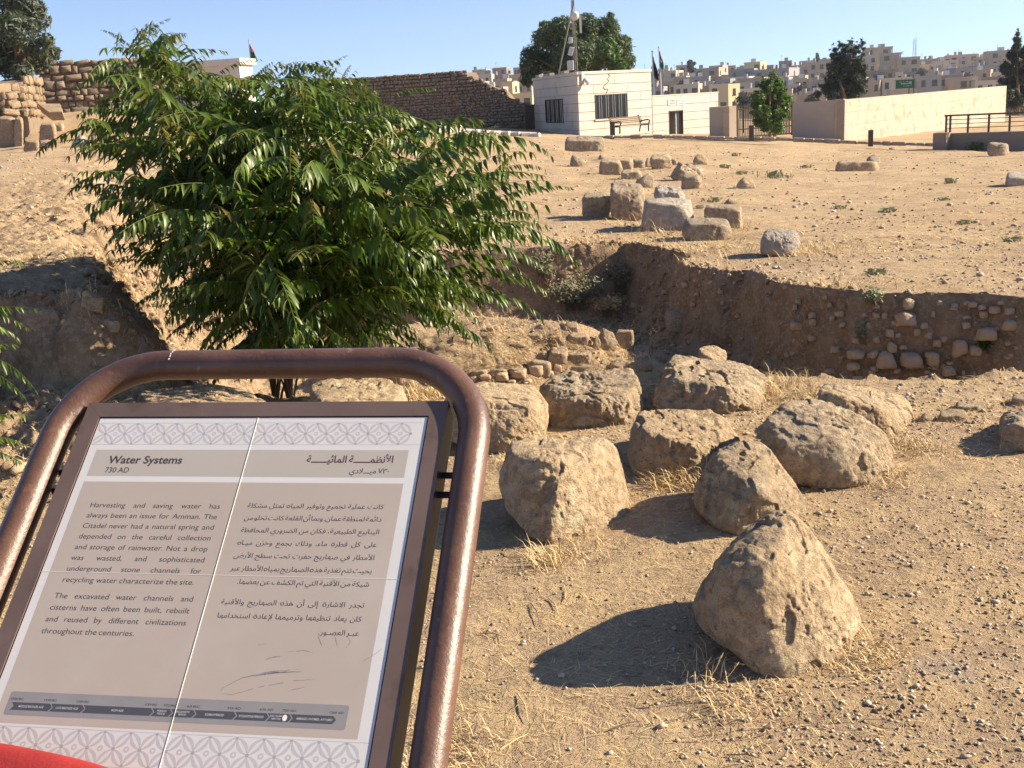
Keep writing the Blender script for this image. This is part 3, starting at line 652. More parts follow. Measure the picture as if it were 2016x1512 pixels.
def holes_ok(s0, s1, z0, z1, holes):
    """split a rectangle round rectangular holes"""
    out = [(s0, s1, z0, z1)]
    for h in holes:
        nxt = []
        for a, b, c, d in out:
            if h[1] <= a or h[0] >= b or h[3] <= c or h[2] >= d: nxt.append((a, b, c, d)); continue
            if h[0] > a: nxt.append((a, h[0], c, d))
            if h[1] < b: nxt.append((h[1], b, c, d))
            aa, bb = max(a, h[0]), min(b, h[1])
            if h[2] > c: nxt.append((aa, bb, c, h[2]))
            if h[3] < d: nxt.append((aa, bb, h[3], d))
        out = nxt
    return out
def ashlar(face, parent, s0, s1, z0, z1, course, holes=(), lens=(1.2, 2.0), mat='ashlar', gap=.022, zoff=0, seed=1):
    rr = random.Random(seed); z = z0; i = 0
    while z < z1 - .02:
        zt = min(z + course, z1); zt = z1 if z1 - zt < .1 else zt
        s = s0 - rr.uniform(0, lens[0]) ; first = True
        while s < s1 - .02:
            e = s + rr.uniform(*lens); a, b = max(s, s0), min(e, s1); b = s1 if s1 - b < .15 else b
            if b - a > .05:
                for q in holes_ok(a, b, z, zt, holes):
                    if q[1] - q[0] < .04 or q[3] - q[2] < .04: continue
                    g = gap / 2; mb = MB(); face.box(mb, q[0] + g, q[1] - g, q[2] + g, q[3] - g, 0, .035 + rr.uniform(-.003, .003)); mb.build('stone_panel', MAT[mat], parent)
            s = max(b, e)
        z = zt; i += 1
A_ = aty(1140, 262, 55); L_ = aty(1055, 260, 63.5); B_ = aty(1284, 262, 58.4); Wd = (Vector((B_.x, B_.y, 0)) - Vector((A_.x, A_.y, 0))).normalized()
front = Face(A_, B_); left = Face(L_, A_)
zt = front.px(1137, 143)[1]
E0 = Vector((B_.x, B_.y, 0)) + Wd * 7.5; wing = Face((B_.x, B_.y), (E0.x, E0.y))
bld = thing('gatehouse', (A_.x, A_.y, hz(A_.x, A_.y)), 'small white stone building with two barred windows and a mast on its roof', 'building')
zg = -.6
back = front.n * -5.0
def prism(mb, pts, z0, z1):
    k = len(pts); vs = [Vector((p[0], p[1], z0)) for p in pts] + [Vector((p[0], p[1], z1)) for p in pts]
    mb.add(vs, [tuple(range(k)), tuple(range(k, 2 * k))] + [(i, (i + 1) % k, k + (i + 1) % k, k + i) for i in range(k)])
core = MB(); prism(core, [(L_.x, L_.y), (A_.x, A_.y), (B_.x, B_.y), (B_.x - 3, B_.y + 6), (L_.x + 2, L_.y + 4)], zg, zt - .12)
core.build('wall', MAT['joint'], bld)
cop = MB()
for fc, s0, s1 in ((front, -.05, front.L + .03), (left, -.05, left.L + .06)): fc.box(cop, s0, s1, zt - .1, zt + .04, -.25, .07)
cop.build('coping', MAT['ashlar'], bld, bevel=.01)
rf = MB(); prism(rf, [(L_.x + .2, L_.y + .1), (A_.x, A_.y + .3), (B_.x - .2, B_.y + .2), (B_.x - 3, B_.y + 6), (L_.x + 2, L_.y + 4)], zt - .119, zt - .06); rf.build('roof', MAT['greywall'], bld)
def win_rect(fc, x0, y0, x1, y1):
    a = fc.px(x0, y0); b = fc.px(x1, y1); c = fc.px(x0, y1); d = fc.px(x1, y0)
    return min((a[0] + c[0]) / 2, (b[0] + d[0]) / 2), max((a[0] + c[0]) / 2, (b[0] + d[0]) / 2), (b[1] + c[1]) / 2, (a[1] + d[1]) / 2
wf = win_rect(front, 1172, 187, 1233, 231); wl = win_rect(left, 1076, 197, 1110, 240)
ashlar(front, bld, 0, front.L, zg, zt - .1, .42, [wf], (1.0, 2.6), seed=3)
ashlar(left, bld, 0, left.L, zg, zt - .1, .42, [wl], (2.2, 4.0), seed=5)
def barred(fc, r, parent, bars, cat_mat='iron'):
    s0, s1, z0, z1 = r; mb = MB(); fc.box(mb, s0, s1, z0, z1, .0005, .006); w = mb.build('window', MAT['glassdark'], parent)
    mb = MB(); t = .045
    fc.box(mb, s0 - t, s0, z0 - t, z1 + t, -.02, .06); fc.box(mb, s1, s1 + t, z0 - t, z1 + t, -.02, .06); fc.box(mb, s0, s1, z0 - t, z0, -.02, .06); fc.box(mb, s0, s1, z1, z1 + t, -.02, .06)
    mb.build('frame', MAT['iron'], w)
    for i in range(bars):
        s = s0 + (i + .5) * (s1 - s0) / bars; mb = MB(); mb.tube([fc.p(s, z0, .05), fc.p(s, z1, .05)], .014, 6); mb.build('window_bar', MAT['galv'] if i % 3 else MAT['iron'], w)
    return w
w1 = barred(front, wf, bld, 14); w2 = barred(left, wl, bld, 12)
mb = MB(); front.box(mb, wf[0] - .12, wf[1] + .12, wf[2] - .12, wf[2] - .05, .03, .10); mb.build('sill', MAT['ashlar'], bld)
# wing
zw = wing.px(1285, 188)[1]; sR = wing.px(1413, 190)[0]
wd = win_rect(wing, 1317, 219, 1343, 257); wd = (wd[0], wd[1], wd[2] - .4, wd[3])
wg = thing('guard_wing', tuple(wing.p(0, hz(B_.x, B_.y))), 'lower white wing with a dark open doorway and two small plaques', 'building')
mb = MB()
for q in holes_ok(0.03, sR, -.95, zw - .06, [wd]): wing.box(mb, q[0], q[1], q[2], q[3], -.3, -.002)
wing.box(mb, .03, sR, -.95, zw - .06, -4, -3.8); wing.box(mb, sR - .25, sR, -.95, zw - .061, -3.8, -.3); mb.build('wall', MAT['joint'], wg)
mb = MB(); wing.box(mb, .03, sR + .02, zw - .06, zw + .0, -4, .05); mb.build('roof', MAT['ashlar'], wg)
ashlar(wing, wg, .03, sR, -.95, zw - .06, .42, [wd], (1.6, 3.0), seed=9)
mb = MB(); wing.box(mb, wd[0] - .04, wd[0], wd[2], wd[3] + .04, -.1, .05); wing.box(mb, wd[1], wd[1] + .04, wd[2], wd[3] + .04, -.1, .05); wing.box(mb, wd[0], wd[1], wd[3], wd[3] + .04, -.1, .05); mb.build('door_frame', MAT['gate'], wg)
mb = MB(); sm_ = wd[0] + (wd[1] - wd[0]) * .62; wing.box(mb, sm_, sm_ + .06, wd[2], wd[3], -.5, -.1); wing.box(mb, sm_ + .2, sm_ + .24, wd[2], wd[3], -.4, -.1); mb.build('door', MAT['galv'], wg)
# plaques with their writing
AF = {'ا':'ﺍﺎﺍﺎ','ب':'ﺏﺐﺑﺒ','ت':'ﺕﺖﺗﺘ','ث':'ﺙﺚﺛﺜ','ج':'ﺝﺞﺟﺠ','ح':'ﺡﺢﺣﺤ','خ':'ﺥﺦﺧﺨ','د':'ﺩﺪﺩﺪ','ذ':'ﺫﺬﺫﺬ','ر':'ﺭﺮﺭﺮ','ز':'ﺯﺰﺯﺰ','س':'ﺱﺲﺳﺴ','ش':'ﺵﺶﺷﺸ','ص':'ﺹﺺﺻﺼ','ض':'ﺽﺾﺿﻀ','ط':'ﻁﻂﻃﻄ','ظ':'ﻅﻆﻇﻈ','ع':'ﻉﻊﻋﻌ','غ':'ﻍﻎﻏﻐ','ف':'ﻑﻒﻓﻔ','ق':'ﻕﻖﻗﻘ','ك':'ﻙﻚﻛﻜ','ل':'ﻝﻞﻟﻠ','م':'ﻡﻢﻣﻤ','ن':'ﻥﻦﻧﻨ','ه':'oﻪﻫﻬ','و':'ﻭﻮﻭﻮ','ي':'ﻱﻲﻳﻴ','ى':'ﻯﻰﻯﻰ','ة':'öﺔöﺔ','أ':'ﺃﺄﺃﺄ','إ':'ﺇﺈﺇﺈ','ئ':'ﺉﺊﺋﺌ','ء':'ﺀﺀﺀﺀ','ؤ':'ﺅﺆﺅﺆ','آ':'ﺁﺂﺁﺂ'}
ANJ = set('اأإآدذرزوؤءةى'); ALA = {'ا':'ﻻﻼ','أ':'ﻷﻸ','إ':'ﻹﻺ'}
def arabic(s):
    if s[0] in '٠١٢٣٤٥٦٧٨٩': return s
    out = []; i = 0; prev = False; s = s.replace('ّ', '').replace('ُ', '')
    while i < len(s):
        ch = s[i]
        if ch == 'ـ': out.append('ـ'); prev = True; i += 1; continue
        if ch not in AF: out.append(ch); prev = False; i += 1; continue
        if ch == 'ل' and i + 1 < len(s) and s[i + 1] in ALA:
            out.append(ALA[s[i + 1]][1 if prev else 0]); prev = False; i += 2; continue
        nxt = i + 1 < len(s) and ((s[i + 1] in AF and s[i + 1] != 'ء') or s[i + 1] == 'ـ') and ch not in ANJ
        out.append(AF[ch][(1 if prev else 0) + (2 if nxt else 0)]); prev = nxt; i += 1
    return ''.join(reversed(out))
_tc = {}
def text_mesh(body, bold=0.0):
    k = (body, bold)
    if k not in _tc:
        c = bpy.data.curves.new('t', 'FONT'); c.body = body; c.size = 1.0; c.offset = bold; c.resolution_u = 3
        o = bpy.data.objects.new('t', c); COL.objects.link(o); dg = bpy.context.evaluated_depsgraph_get()
        me = bpy.data.meshes.new_from_object(o.evaluated_get(dg)); V = np.array([v.co[:] for v in me.vertices]).reshape(-1, 3); F = [tuple(p.vertices) for p in me.polygons]
        bpy.data.objects.remove(o); bpy.data.curves.remove(c); bpy.data.meshes.remove(me); _tc[k] = (V, F)
    return _tc[k]
def words_into(mb, P, body, u0, u1, v, h, n, bold=0.0, rtl=False, justify=True, sx=1.05, fit=False):
    """P maps (u, v, n) to the world; h is the capital height"""
    size = h / .70; ws = [w for w in body.split(' ') if w]
    if rtl: ws = [arabic(w) for w in ws][::-1]
    ms = [text_mesh(w, bold) for w in ws]; ext = []
    for V, F in ms: ext.append((V[:, 0].min(), V[:, 0].max()) if len(V) else (0, .2))
    wid = [(b - a) * size * sx for a, b in ext]; tot = sum(wid); gap = size * .27 * sx
    if fit: k = (u1 - u0) / (tot + gap * (len(ws) - 1)); sx *= k; wid = [w * k for w in wid]; tot *= k; gap *= k
    elif justify and len(ws) > 1:
        g2 = (u1 - u0 - tot) / (len(ws) - 1)
        if g2 < size * .14:
            k = (u1 - u0) / (tot + gap * .75 * (len(ws) - 1)); sx *= k; wid = [w * k for w in wid]; gap *= .75 * k
        else: gap = g2
    u = u0 if not (rtl and not justify) else u1 - sum(wid) - gap * (len(ws) - 1)
    for (V, F), (a, b), w in zip(ms, ext, wid):
        mb.add([P(u + (x - a) * size * sx, v + y * size, n) for x, y, z in V], F); u += w + gap
def plaque(x0, y0, x1, y1, lines, rtl):
    r = win_rect(wing, x0, y0, x1, y1); o = thing('plaque', tuple(wing.p(r[0], r[2], .04)), 'small white wall plaque reading TOURIST POLICE' if not rtl else 'small white wall plaque with the same notice in Arabic script', 'sign')
    mb = MB(); wing.box(mb, r[0], r[1], r[2], r[3], .042, .06); mb.build('board', MAT['white'], o)
    mb = MB(); hh = (r[3] - r[2])
    for i, t in enumerate(lines): words_into(mb, lambda u, v, n: wing.p(u, v, n), t, r[0] + .12, r[1] - .12, r[3] - hh * (.42 + .40 * i), hh * .24, .063, .02, rtl, False, fit=True)
    mb.build('lettering', MAT['inkred'], o)
plaque(1313, 195, 1330, 207, ['TOURIST', 'POLICE'], False); plaque(1331.5, 194.5, 1347, 206.5, ['الشرطة', 'السياحية'], True)
# camera on the corner, cable on the wall
cc = thing('security_camera', tuple(front.p(.35, zt - .35, .1)), 'white security camera on the corner of the small building', 'camera')
mb = MB(); front.box(mb, .22, .36, zt - .55, zt - .05, .04, .12); mb.build('bracket', MAT['galv'], cc)
mb = MB(); mb.tube([front.p(.42, zt - .3, .1), front.p(.45, zt - .5, .28)], .09, 10); mb.tube([front.p(.45, zt - .5, .28), front.p(.46, zt - .6, .3)], [.1, .06], 10); mb.build('camera_body', MAT['white'], cc, smoothed=False)
cb = MB(); pts = [front.px(x, y) for x, y in ((1197, 145), (1199, 150), (1194, 155), (1198, 159), (1191, 166), (1186, 172), (1190, 176), (1196, 175), (1192, 184))]
cb.tube([front.p(a, b, .055) for a, b in pts], .012, 5); tag(cb.build('cable', MAT['iron'], None), 'thin looping cable on the front wall above the larger barred window', 'cable')
# mast with dishes
mx = front.px(1139, 140); m0 = front.p(.12, zt, -.35)
mast = thing('antenna_mast', tuple(m0), 'tall lattice antenna mast with a round dish on the roof corner', 'mast')
top = 8.3
for dx, dy in ((.05, 0), (.21, 0), (.13, .14)):
    mb = MB(); mb.tube([m0 + Vector((dx, dy, 0)), m0 + Vector((.1 + (dx - .1) * .35, dy * .35, top))], .02, 6); mb.build('mast_leg', MAT['mastgrey'], mast)
mb = MB()
for i in range(20):
    t = i / 20; z = t * top; k = 1 - .65 * t; mb.tube([m0 + Vector((.1 - .05 * k, 0, z)), m0 + Vector((.1 + .11 * k, 0, z + .3))], .008, 4); mb.tube([m0 + Vector((.1 + .11 * k, 0, z + .3)), m0 + Vector((.13, .14 * k, z))], .008, 4)
mb.build('bracing', MAT['mastgrey'], mast)
dc = aty(1131, 31, m0.y - .15); mb = MB(); n = (CAM - dc).normalized(); n.z = 0; n.normalize(); mb.tube([dc, dc + n * .12, dc + n * .2], [.22, .21, .12], 16); mb.build('dish', MAT['white'], mast, smoothed=False)
mb = MB(); b0 = m0 + Vector((-.12, -.1, 0)); mb.box(b0 + Vector((.0, 0, .35)), (.3, .2, .45)); mb.box(b0 + Vector((.05, 0, 1.0)), (.22, .2, .4), Matrix.Rotation(.3, 3, 'Y')); mb.box(b0 + Vector((.05, 0, 1.5)), (.18, .18, .28)); mb.build('cabinet', MAT['galv'], mast, bevel=.02)
mb = MB(); mb.box(m0 + Vector((.45, 0, 2.2)), (.1, .12, .8)); mb.build('panel_antenna', MAT['white'], mast)
mb = MB(); mb.tube([aty(1099, 148, m0.y + 1), aty(1131, -6, m0.y)], .035, 6); mb.build('stay', MAT['mastgrey'], mast)
# things on the roof edge
for i, (x0, x1) in enumerate(((1056, 1062), (1072, 1084), (1105, 1113))):
    s0, s1 = left.px(x0, 150)[0], left.px(x1, 150)[0]; mb = MB(); left.box(mb, s0, s1, zt + .045, zt + .17, -.2, .05); tag(mb.build('roof_slab', MAT['rockwhite'], None, bevel=.01), ['loose white slab at the far left end of the roof edge', 'longest loose slab on the left roof edge', 'loose slab on the roof edge nearest the mast'][i], 'slab', 'loose slabs on the roof edge')
# bench
fb = Face(front.p(0, 0, 1.4), front.p(front.L, 0, 1.4)); bs = fb.px(1208, 262)[0]; be = fb.px(1271, 258)[0]; zb = fb.px(1240, 261)[1]
bench = thing('bench', tuple(front.p((bs + be) / 2, zb, 1.2)), 'slatted brown bench with curled iron arms before the small building', 'bench'); BF = 1.1
for i, (n_, z_) in enumerate(((.55, .5), (.43, .52), (.31, .51), (.19, .5))): mb = MB(); front.box(mb, bs, be, zb + .7 * (z_), zb + .7 * (z_) + .04, BF + n_, BF + n_ + .09); mb.build('seat_slat', MAT['bark'], bench)
for i in range(4): mb = MB(); front.box(mb, bs, be, zb + .45 + i * .08, zb + .505 + i * .08, BF + .08 - .03 * i, BF + .11 - .03 * i); mb.build('back_slat', MAT['bark'], bench)
for s in (bs + .12, be - .12):
    mb = MB(); mb.tube([front.p(s, zb, BF + .6), front.p(s, zb + .7 * (.48), BF + .6), front.p(s, zb + .7 * (.74), BF + .7), front.p(s, zb + .7 * (.8), BF + .55), front.p(s, zb + .7 * (.76), BF + .3), front.p(s, zb + .7 * (.7), BF + .1)], .035, 6)
    mb.tube([front.p(s, zb, BF), front.p(s, zb + .7 * (.5), BF + .1), front.p(s, zb + .7 * (1.15), BF - .06)], .035, 6); mb.tube([front.p(s, zb + .7 * (.47), BF + .1), front.p(s, zb + .7 * (.47), BF + .62)], .03, 6); mb.build('leg', MAT['iron'], bench)
# bollards
for i, (x, y0, y1) in enumerate(((1206, 240, 263), (1479, 248, 267), (1714, 257, 278))):
    p = aty(x, y1, [52, 46, 44][i]); h = (aty(x, y0, p.y) - aty(x, y1, p.y)).z; w = (9 if i < 2 else 8) * p.y / FPX
    b = thing('bollard', tuple(p), ['square dark bollard beside the bench', 'square dark bollard in front of the barred gate', 'square dark bollard before the long pale wall'][i], 'bollard', 'bollards along the kerb')
    mb = MB(); mb.box(p + Vector((0, 0, h / 2 - .1)), (w, w, h + .2)); mb.build('post', MAT['gate'], b, bevel=.01); mb = MB(); mb.box(p + Vector((0, 0, h + .011)), (w * .94, w * .94, .02)); mb.build('cap', MAT['iron'], b)
# pier and gate right of the wing
def slab(name, x0, x1, y0a, y0b, yb, Ya, Yb, th, mat, label, cat='wall', parent=None):
    """upright wall between two pixels columns at distances Ya, Yb; tops y0a, y0b"""
    P0 = aty(x0, yb, Ya); P1 = aty(x1, yb, Yb); f = Face(P0, P1); za = aty(x0, y0a, Ya).z; zb_ = aty(x1, y0b, Yb).z; zlo = min(P0.z, P1.z) - .8
    mb = MB(); f.poly(mb, [(0, zlo), (f.L, zlo), (f.L, zb_), (0, za)], 0, -th)
    o = mb.build(name, MAT[mat], parent, org=(None if parent else Vector((P0.x, P0.y, zlo))))
    if label: tag(o, label, cat)
    return f, o, za, zb_, zlo
slab('gate_pier', 1397, 1432, 211, 209, 262, 57, 56.5, .7, 'greywall', 'plain grey concrete pier at the left side of the gate')
slab('gate_pier', 1436, 1450, 209, 208, 264, 56, 56.2, .5, 'render', 'narrow pale pier beside the barred gate')
gz0 = aty(1500, 268, 57).z - .1
gate = thing('gate', tuple(aty(1450, 265, 57)), 'closed brown barred metal gate behind the small tree', 'gate')
gf = Face(aty(1449, 266, 57.5), aty(1561, 268, 58.5)); zA = gf.px(1452, 207)[1]
mb = MB(); gf.box(mb, 0, gf.L, gz0 + .05, gz0 + .13, -.03, .03); gf.box(mb, 0, gf.L, gz0 + .45, gz0 + .5, -.03, .03); gf.box(mb, 0, gf.L, zA - .25, zA - .2, -.03, .03)
for s in (0, gf.L * .66, gf.L - .08): gf.box(mb, s, s + .12, gz0, zA, -.05, .05)
mb.build('gate_frame', MAT['gate'], gate)
for i in range(34):
    s = .1 + i * (gf.L - .2) / 34; mb = MB(); mb.tube([gf.p(s, gz0 + .05, .0), gf.p(s, zA - .05, .0)], .022 if s < gf.L * .66 else .03, 5); mb.build('gate_bar', MAT['gate'], gate)
# long walls at the right, clad in large stones
fw, o_, za, zb_, zl = slab('boundary_wall', 1560, 1642, 203, 196.5, 270, 57.5, 56, .35, 'greywall', 'shaded grey end of the boundary wall, right of the barred gate')
slab('boundary_pier', 1642.3, 1660, 196, 195, 273, 55.9, 55.7, .45, 'render', 'narrow pale return between the shaded and the sunlit wall')
P0 = aty(1661, 280, 55.6); P1 = aty(1978, 230, 77); lw = Face(P0, P1); ztop = (aty(1661, 195, 55.6).z, aty(1978, 168, 77).z)
wl_ = thing('boundary_wall', tuple(P0), 'long sunlit pale stone-clad boundary wall at the right', 'wall')
mb = MB(); lw.poly(mb, [(0, -3.4), (lw.L, -3.4), (lw.L, ztop[1] - .03), (0, ztop[0] - .03)], -.35, -.001); mb.build('wall', MAT['jointpale'], wl_)
rr = random.Random(4); z = -3.4
while z < max(ztop) - .05:
    zt_ = z + .62; s = -rr.uniform(0, 1.5)
    while s < lw.L:
        e = s + rr.uniform(1.6, 2.4); a, b = max(s, 0), min(e, lw.L)
        if b - a > .1:
            ca = min(zt_, ztop[0] + (ztop[1] - ztop[0]) * a / lw.L); cb_ = min(zt_, ztop[0] + (ztop[1] - ztop[0]) * b / lw.L)
            if min(ca, cb_) > z + .03: mb = MB(); g = .003; lw.poly(mb, [(a + g, z + g), (b - g, z + g), (b - g, cb_ - g), (a + g, ca - g)], 0, .03 + rr.uniform(-.002, .002)); mb.build('stone_panel', MAT['render'], wl_)
        s = e
    z = zt_
# kerb of rough stones in front of it all
kerb = thing('stone_kerb', tuple(hit(1300, 266, 20)), 'low kerb of rough pale stones running below the small building', 'kerb')
kp = [(1058, 268, 53), (1170, 267, 52), (1290, 265, 51), (1420, 268, 50), (1560, 271, 48.5), (1700, 277, 47), (1780, 279, 46), (1850, 281, 45)]
kpts = [aty(*p) for p in kp]; kl = [0]
for a, b in zip(kpts, kpts[1:]): kl.append(kl[-1] + (b - a).length)
def kat(s):
    for i in range(len(kl) - 1):
        if s <= kl[i + 1]: t = (s - kl[i]) / (kl[i + 1] - kl[i]); return kpts[i].lerp(kpts[i + 1], t)
    return kpts[-1]
s = 0; rr = random.Random(8)
while s < kl[-1] - .3:
    l = rr.uniform(.35, .8); a, b = kat(s + .02), kat(s + l - .02); mid = (a + b) / 2; d = (b - a).normalized(); R_ = Matrix((d, Vector((-d.y, d.x, 0)).normalized(), Vector((0, 0, 1)))).transposed()
    mb = MB(); mb.box(mid + Vector((0, 0, -.08)), (l - .03, .3, .13 + rr.uniform(-.05, .05)), R_); mb.build('kerb_stone', MAT['rockfar'], kerb, bevel=.025); s += l
# pale path and its kerb at the left, before the ruined wall
path = MB(); pp = [(770, 238, 258), (800, 241, 254), (860, 249, 258), (930, 256, 263), (1000, 260, 266), (1056, 262, 268)]
for (x, ya, yb) in pp:
    path.v += [hit(x, ya, 20) + Vector((0, 0, .05)), hit(x, yb - 3, 20) + Vector((0, 0, .05))]
path.f = [(2 * i, 2 * i + 1, 2 * i + 3, 2 * i + 2) for i in range(len(pp) - 1)]; tag(path.build('path', MAT['greywall']), kind='structure')
lk = thing('stone_kerb', tuple(hit(930, 262, 20)), 'short kerb of large cut stones beside the pale path at left', 'kerb')
for i in range(11):
    a = hit(850 + i * 19.5, 257.5 + i * 1.1, 20); b = hit(868 + i * 19.5, 258.4 + i * 1.1, 20); mid = (a + b) / 2; mb = MB(); mb.box(mid, (.42, .3, .3), Matrix.Rotation(atan2(b.y - a.y, b.x - a.x), 3, 'Z')); mb.build('kerb_stone', MAT['ashlar'], lk, bevel=.03)
# railing and low concrete wall at the far right
cwf = Face(aty(1850, 290, 43), aty(2120, 300, 40))
za = aty(1855, 263, 43).z
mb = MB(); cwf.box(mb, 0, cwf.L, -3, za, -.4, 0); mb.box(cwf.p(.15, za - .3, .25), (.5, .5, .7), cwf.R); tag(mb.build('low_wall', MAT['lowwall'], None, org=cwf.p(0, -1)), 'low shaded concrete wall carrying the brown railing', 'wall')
rl = thing('railing', tuple(cwf.p(.3, za, -.2)), 'brown metal railing with thin horizontal bars at the right edge', 'railing'); rh = aty(1860, 228, 43).z - za
for i, x in enumerate((1859, 1867, 1902, 1943, 1984, 2030, 2076)):
    s = cwf.px(x, 262)[0]; mb = MB(); cwf.box(mb, s - .035, s + .035, za, za + rh - .03, -.23, -.17); mb.build('post', MAT['gate'], rl)
mb = MB(); cwf.box(mb, cwf.px(1857, 262)[0] - .03, cwf.L, za + rh - .03, za + rh + .03, -.24, -.16); mb.build('handrail', MAT['gate'], rl)
for k in (.28, .52, .76): mb = MB(); s0 = cwf.px(1859, 262)[0]; mb.tube([cwf.p(s0, za + rh * k, -.2), cwf.p(cwf.L, za + rh * k, -.2)], .014, 5); mb.build('rail_bar', MAT['gate'], rl)

# ------------------------------------------------------------------ ruined walls of rough stones
def rubble_wall(name, label, pts, th, course, mat, seed, stuff=False, cat='wall', jag=.2, n_max=300):
    """pts: list of (px, ytop, ybottom, Y)"""
    root = thing(name, tuple(aty(pts[0][0], pts[0][2], pts[0][3])), label, cat); rr = random.Random(seed)
    top = [aty(p[0], p[1], p[3]) for p in pts]; bot = [aty(p[0], p[2], p[3]) for p in pts]
    mb = MB(); nrm = Vector((0, 1, 0))
    for i in range(len(pts) - 1):
        a, b = top[i], top[i + 1]; n_ = Vector(((b.y - a.y), -(b.x - a.x), 0)).normalized()
        za, zb_, ka, kb = a.z - .08, b.z - .08, bot[i].z - 1.2, bot[i + 1].z - 1.2
        vs = []
        for o in (0, -th):
            vs += [Vector((a.x, a.y, ka)) + n_ * o, Vector((b.x, b.y, kb)) + n_ * o, Vector((b.x, b.y, zb_)) + n_ * o, Vector((a.x, a.y, za)) + n_ * o]
        mb.add(vs, [(0, 1, 2, 3), (4, 5, 6, 7), (0, 1, 5, 4), (1, 2, 6, 5), (2, 3, 7, 6), (3, 0, 4, 7)])
    mb.build('wall_core', MAT['mortar'], root)
    L = [0]
    for a, b in zip(top, top[1:]): L.append(L[-1] + Vector((b.x - a.x, b.y - a.y)).length)
    def at(s):
        for i in range(len(L) - 1):
            if s <= L[i + 1] or i == len(L) - 2:
                t = (s - L[i]) / (L[i + 1] - L[i]); return top[i].lerp(top[i + 1], t), bot[i].lerp(bot[i + 1], t), (top[i + 1] - top[i])
    vars_ = []
    for k in range(10):
        r2 = random.Random(seed * 50 + k); bm = bmesh.new()
        for sx_ in (-1, 1):
            for sy_ in (-1, 1):
                for sz_ in (-1, 1):
                    c = Vector((sx_ * r2.uniform(.40, .5), sy_ * r2.uniform(.42, .52), sz_ * r2.uniform(.38, .5))); q = r2.uniform(.05, .16)
                    for ax_ in range(3): v = c.copy(); v[ax_] -= q * (1 if v[ax_] > 0 else -1); bm.verts.new(v)
        bm.verts.new((r2.uniform(-.2, .2), -.6, r2.uniform(-.2, .2))); bmesh.ops.convex_hull(bm, input=bm.verts[:]); bmesh.ops.triangulate(bm, faces=bm.faces[:])
        for v in [v for v in bm.verts if not v.link_faces]: bm.verts.remove(v)
        bm.verts.index_update(); vars_.append((np.array([v.co[:] for v in bm.verts]), np.array([[v.index for v in f.verts] for f in bm.faces]))); bm.free()
    AV, AF_, nv = [], [], 0; base_me = None; mes = [mesh_np('stone', q, f, False) for q, f in vars_]
    zmin = min(b.z for b in bot) - .9; z = zmin; cnt = 0; zmax = max(t.z for t in top); items = []
    while z < zmax:
        ch = course * rr.uniform(.75, 1.3); s = -rr.uniform(0, .3)
        while s < L[-1]:
            w = ch * rr.choice((.7, .9, 1.2, 1.5, 1.9, 2.4)) * rr.uniform(.85, 1.1); c = s + w / 2
            if 0 < c < L[-1]:
                t, b, d = at(c); ang = atan2(d.y, d.x)
                if b.z - .5 < z + ch / 2 < t.z - ch * rr.uniform(-.2, jag): items.append((c, z + ch / 2 + rr.uniform(-.12, .12) * ch, w, ch * rr.uniform(.7, 1.15), t, ang))
            s += w
        z += ch
    rr.shuffle(items); items.sort(key=lambda k: -k[2] * k[3])
    for i, (c, zc, w, ch, t, ang) in enumerate(items):
        k = rr.randrange(10); R_ = Matrix.Rotation(ang, 3, 'Z'); sc = (w * .97, .26 * rr.uniform(.6, 1.6), ch * .98); loc = Vector((t.x, t.y, zc)) + R_ @ Vector((0, rr.uniform(-.03, .03), 0)); rz = rr.uniform(-.16, .16)
        if i < n_max and not stuff:
            me = mes[k]; o = bpy.data.objects.new('stone', me); COL.objects.link(o)
            if not len(me.materials): me.materials.append(MAT[mat])
            o.parent = root; o.location = loc - ORG[root]; o.rotation_euler = (0, rz, ang); o.scale = sc
        else:
            V, F = vars_[k]; Mx = np.array(R_ @ Matrix.Rotation(rz, 3, 'Y')); Q = (V * np.array(sc)) @ Mx.T + np.array(loc - ORG[root]); AV.append(Q); AF_.append(F + nv); nv += len(Q)
    if AV: o = link('stone_facing', mesh_np('stone_facing', np.vstack(AV), np.vstack(AF_)), MAT[mat], root); o['kind'] = 'stuff'
    return root
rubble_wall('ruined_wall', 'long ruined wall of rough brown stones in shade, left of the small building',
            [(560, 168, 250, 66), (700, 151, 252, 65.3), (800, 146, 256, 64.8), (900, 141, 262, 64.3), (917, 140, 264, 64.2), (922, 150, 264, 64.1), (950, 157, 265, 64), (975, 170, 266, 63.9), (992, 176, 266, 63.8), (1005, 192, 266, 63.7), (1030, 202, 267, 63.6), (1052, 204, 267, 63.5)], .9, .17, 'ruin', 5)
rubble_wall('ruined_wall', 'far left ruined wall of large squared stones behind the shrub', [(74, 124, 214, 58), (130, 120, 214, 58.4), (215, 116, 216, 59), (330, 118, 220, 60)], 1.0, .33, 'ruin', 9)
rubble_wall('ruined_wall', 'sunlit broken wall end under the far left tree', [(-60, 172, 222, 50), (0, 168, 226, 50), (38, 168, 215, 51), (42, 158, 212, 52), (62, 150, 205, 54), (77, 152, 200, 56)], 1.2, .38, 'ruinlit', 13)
slab('door_panel', 1037, 1053, 206, 206, 264, 62.4, 62.6, .1, 'gate', 'brown metal door between the ruined wall and the small building', 'door')
f_ = Face(aty(78, 220, 50), aty(121, 222, 49)); mb = MB(); q = [aty(75, 204, 52), aty(118, 204, 52), aty(122, 220, 49.5), aty(97, 221, 49.5)]
mb.add([p for p in q] + [p + Vector((0, .2, -.35)) for p in q], [(0, 1, 2, 3), (4, 5, 6, 7), (0, 1, 5, 4), (1, 2, 6, 5), (2, 3, 7, 6), (3, 0, 4, 7)]); tag(mb.build('stone_slab', MAT['ruinlit'], None, org=q[3]), 'flat tilted pale stone slab before the far left ruined wall', 'slab')
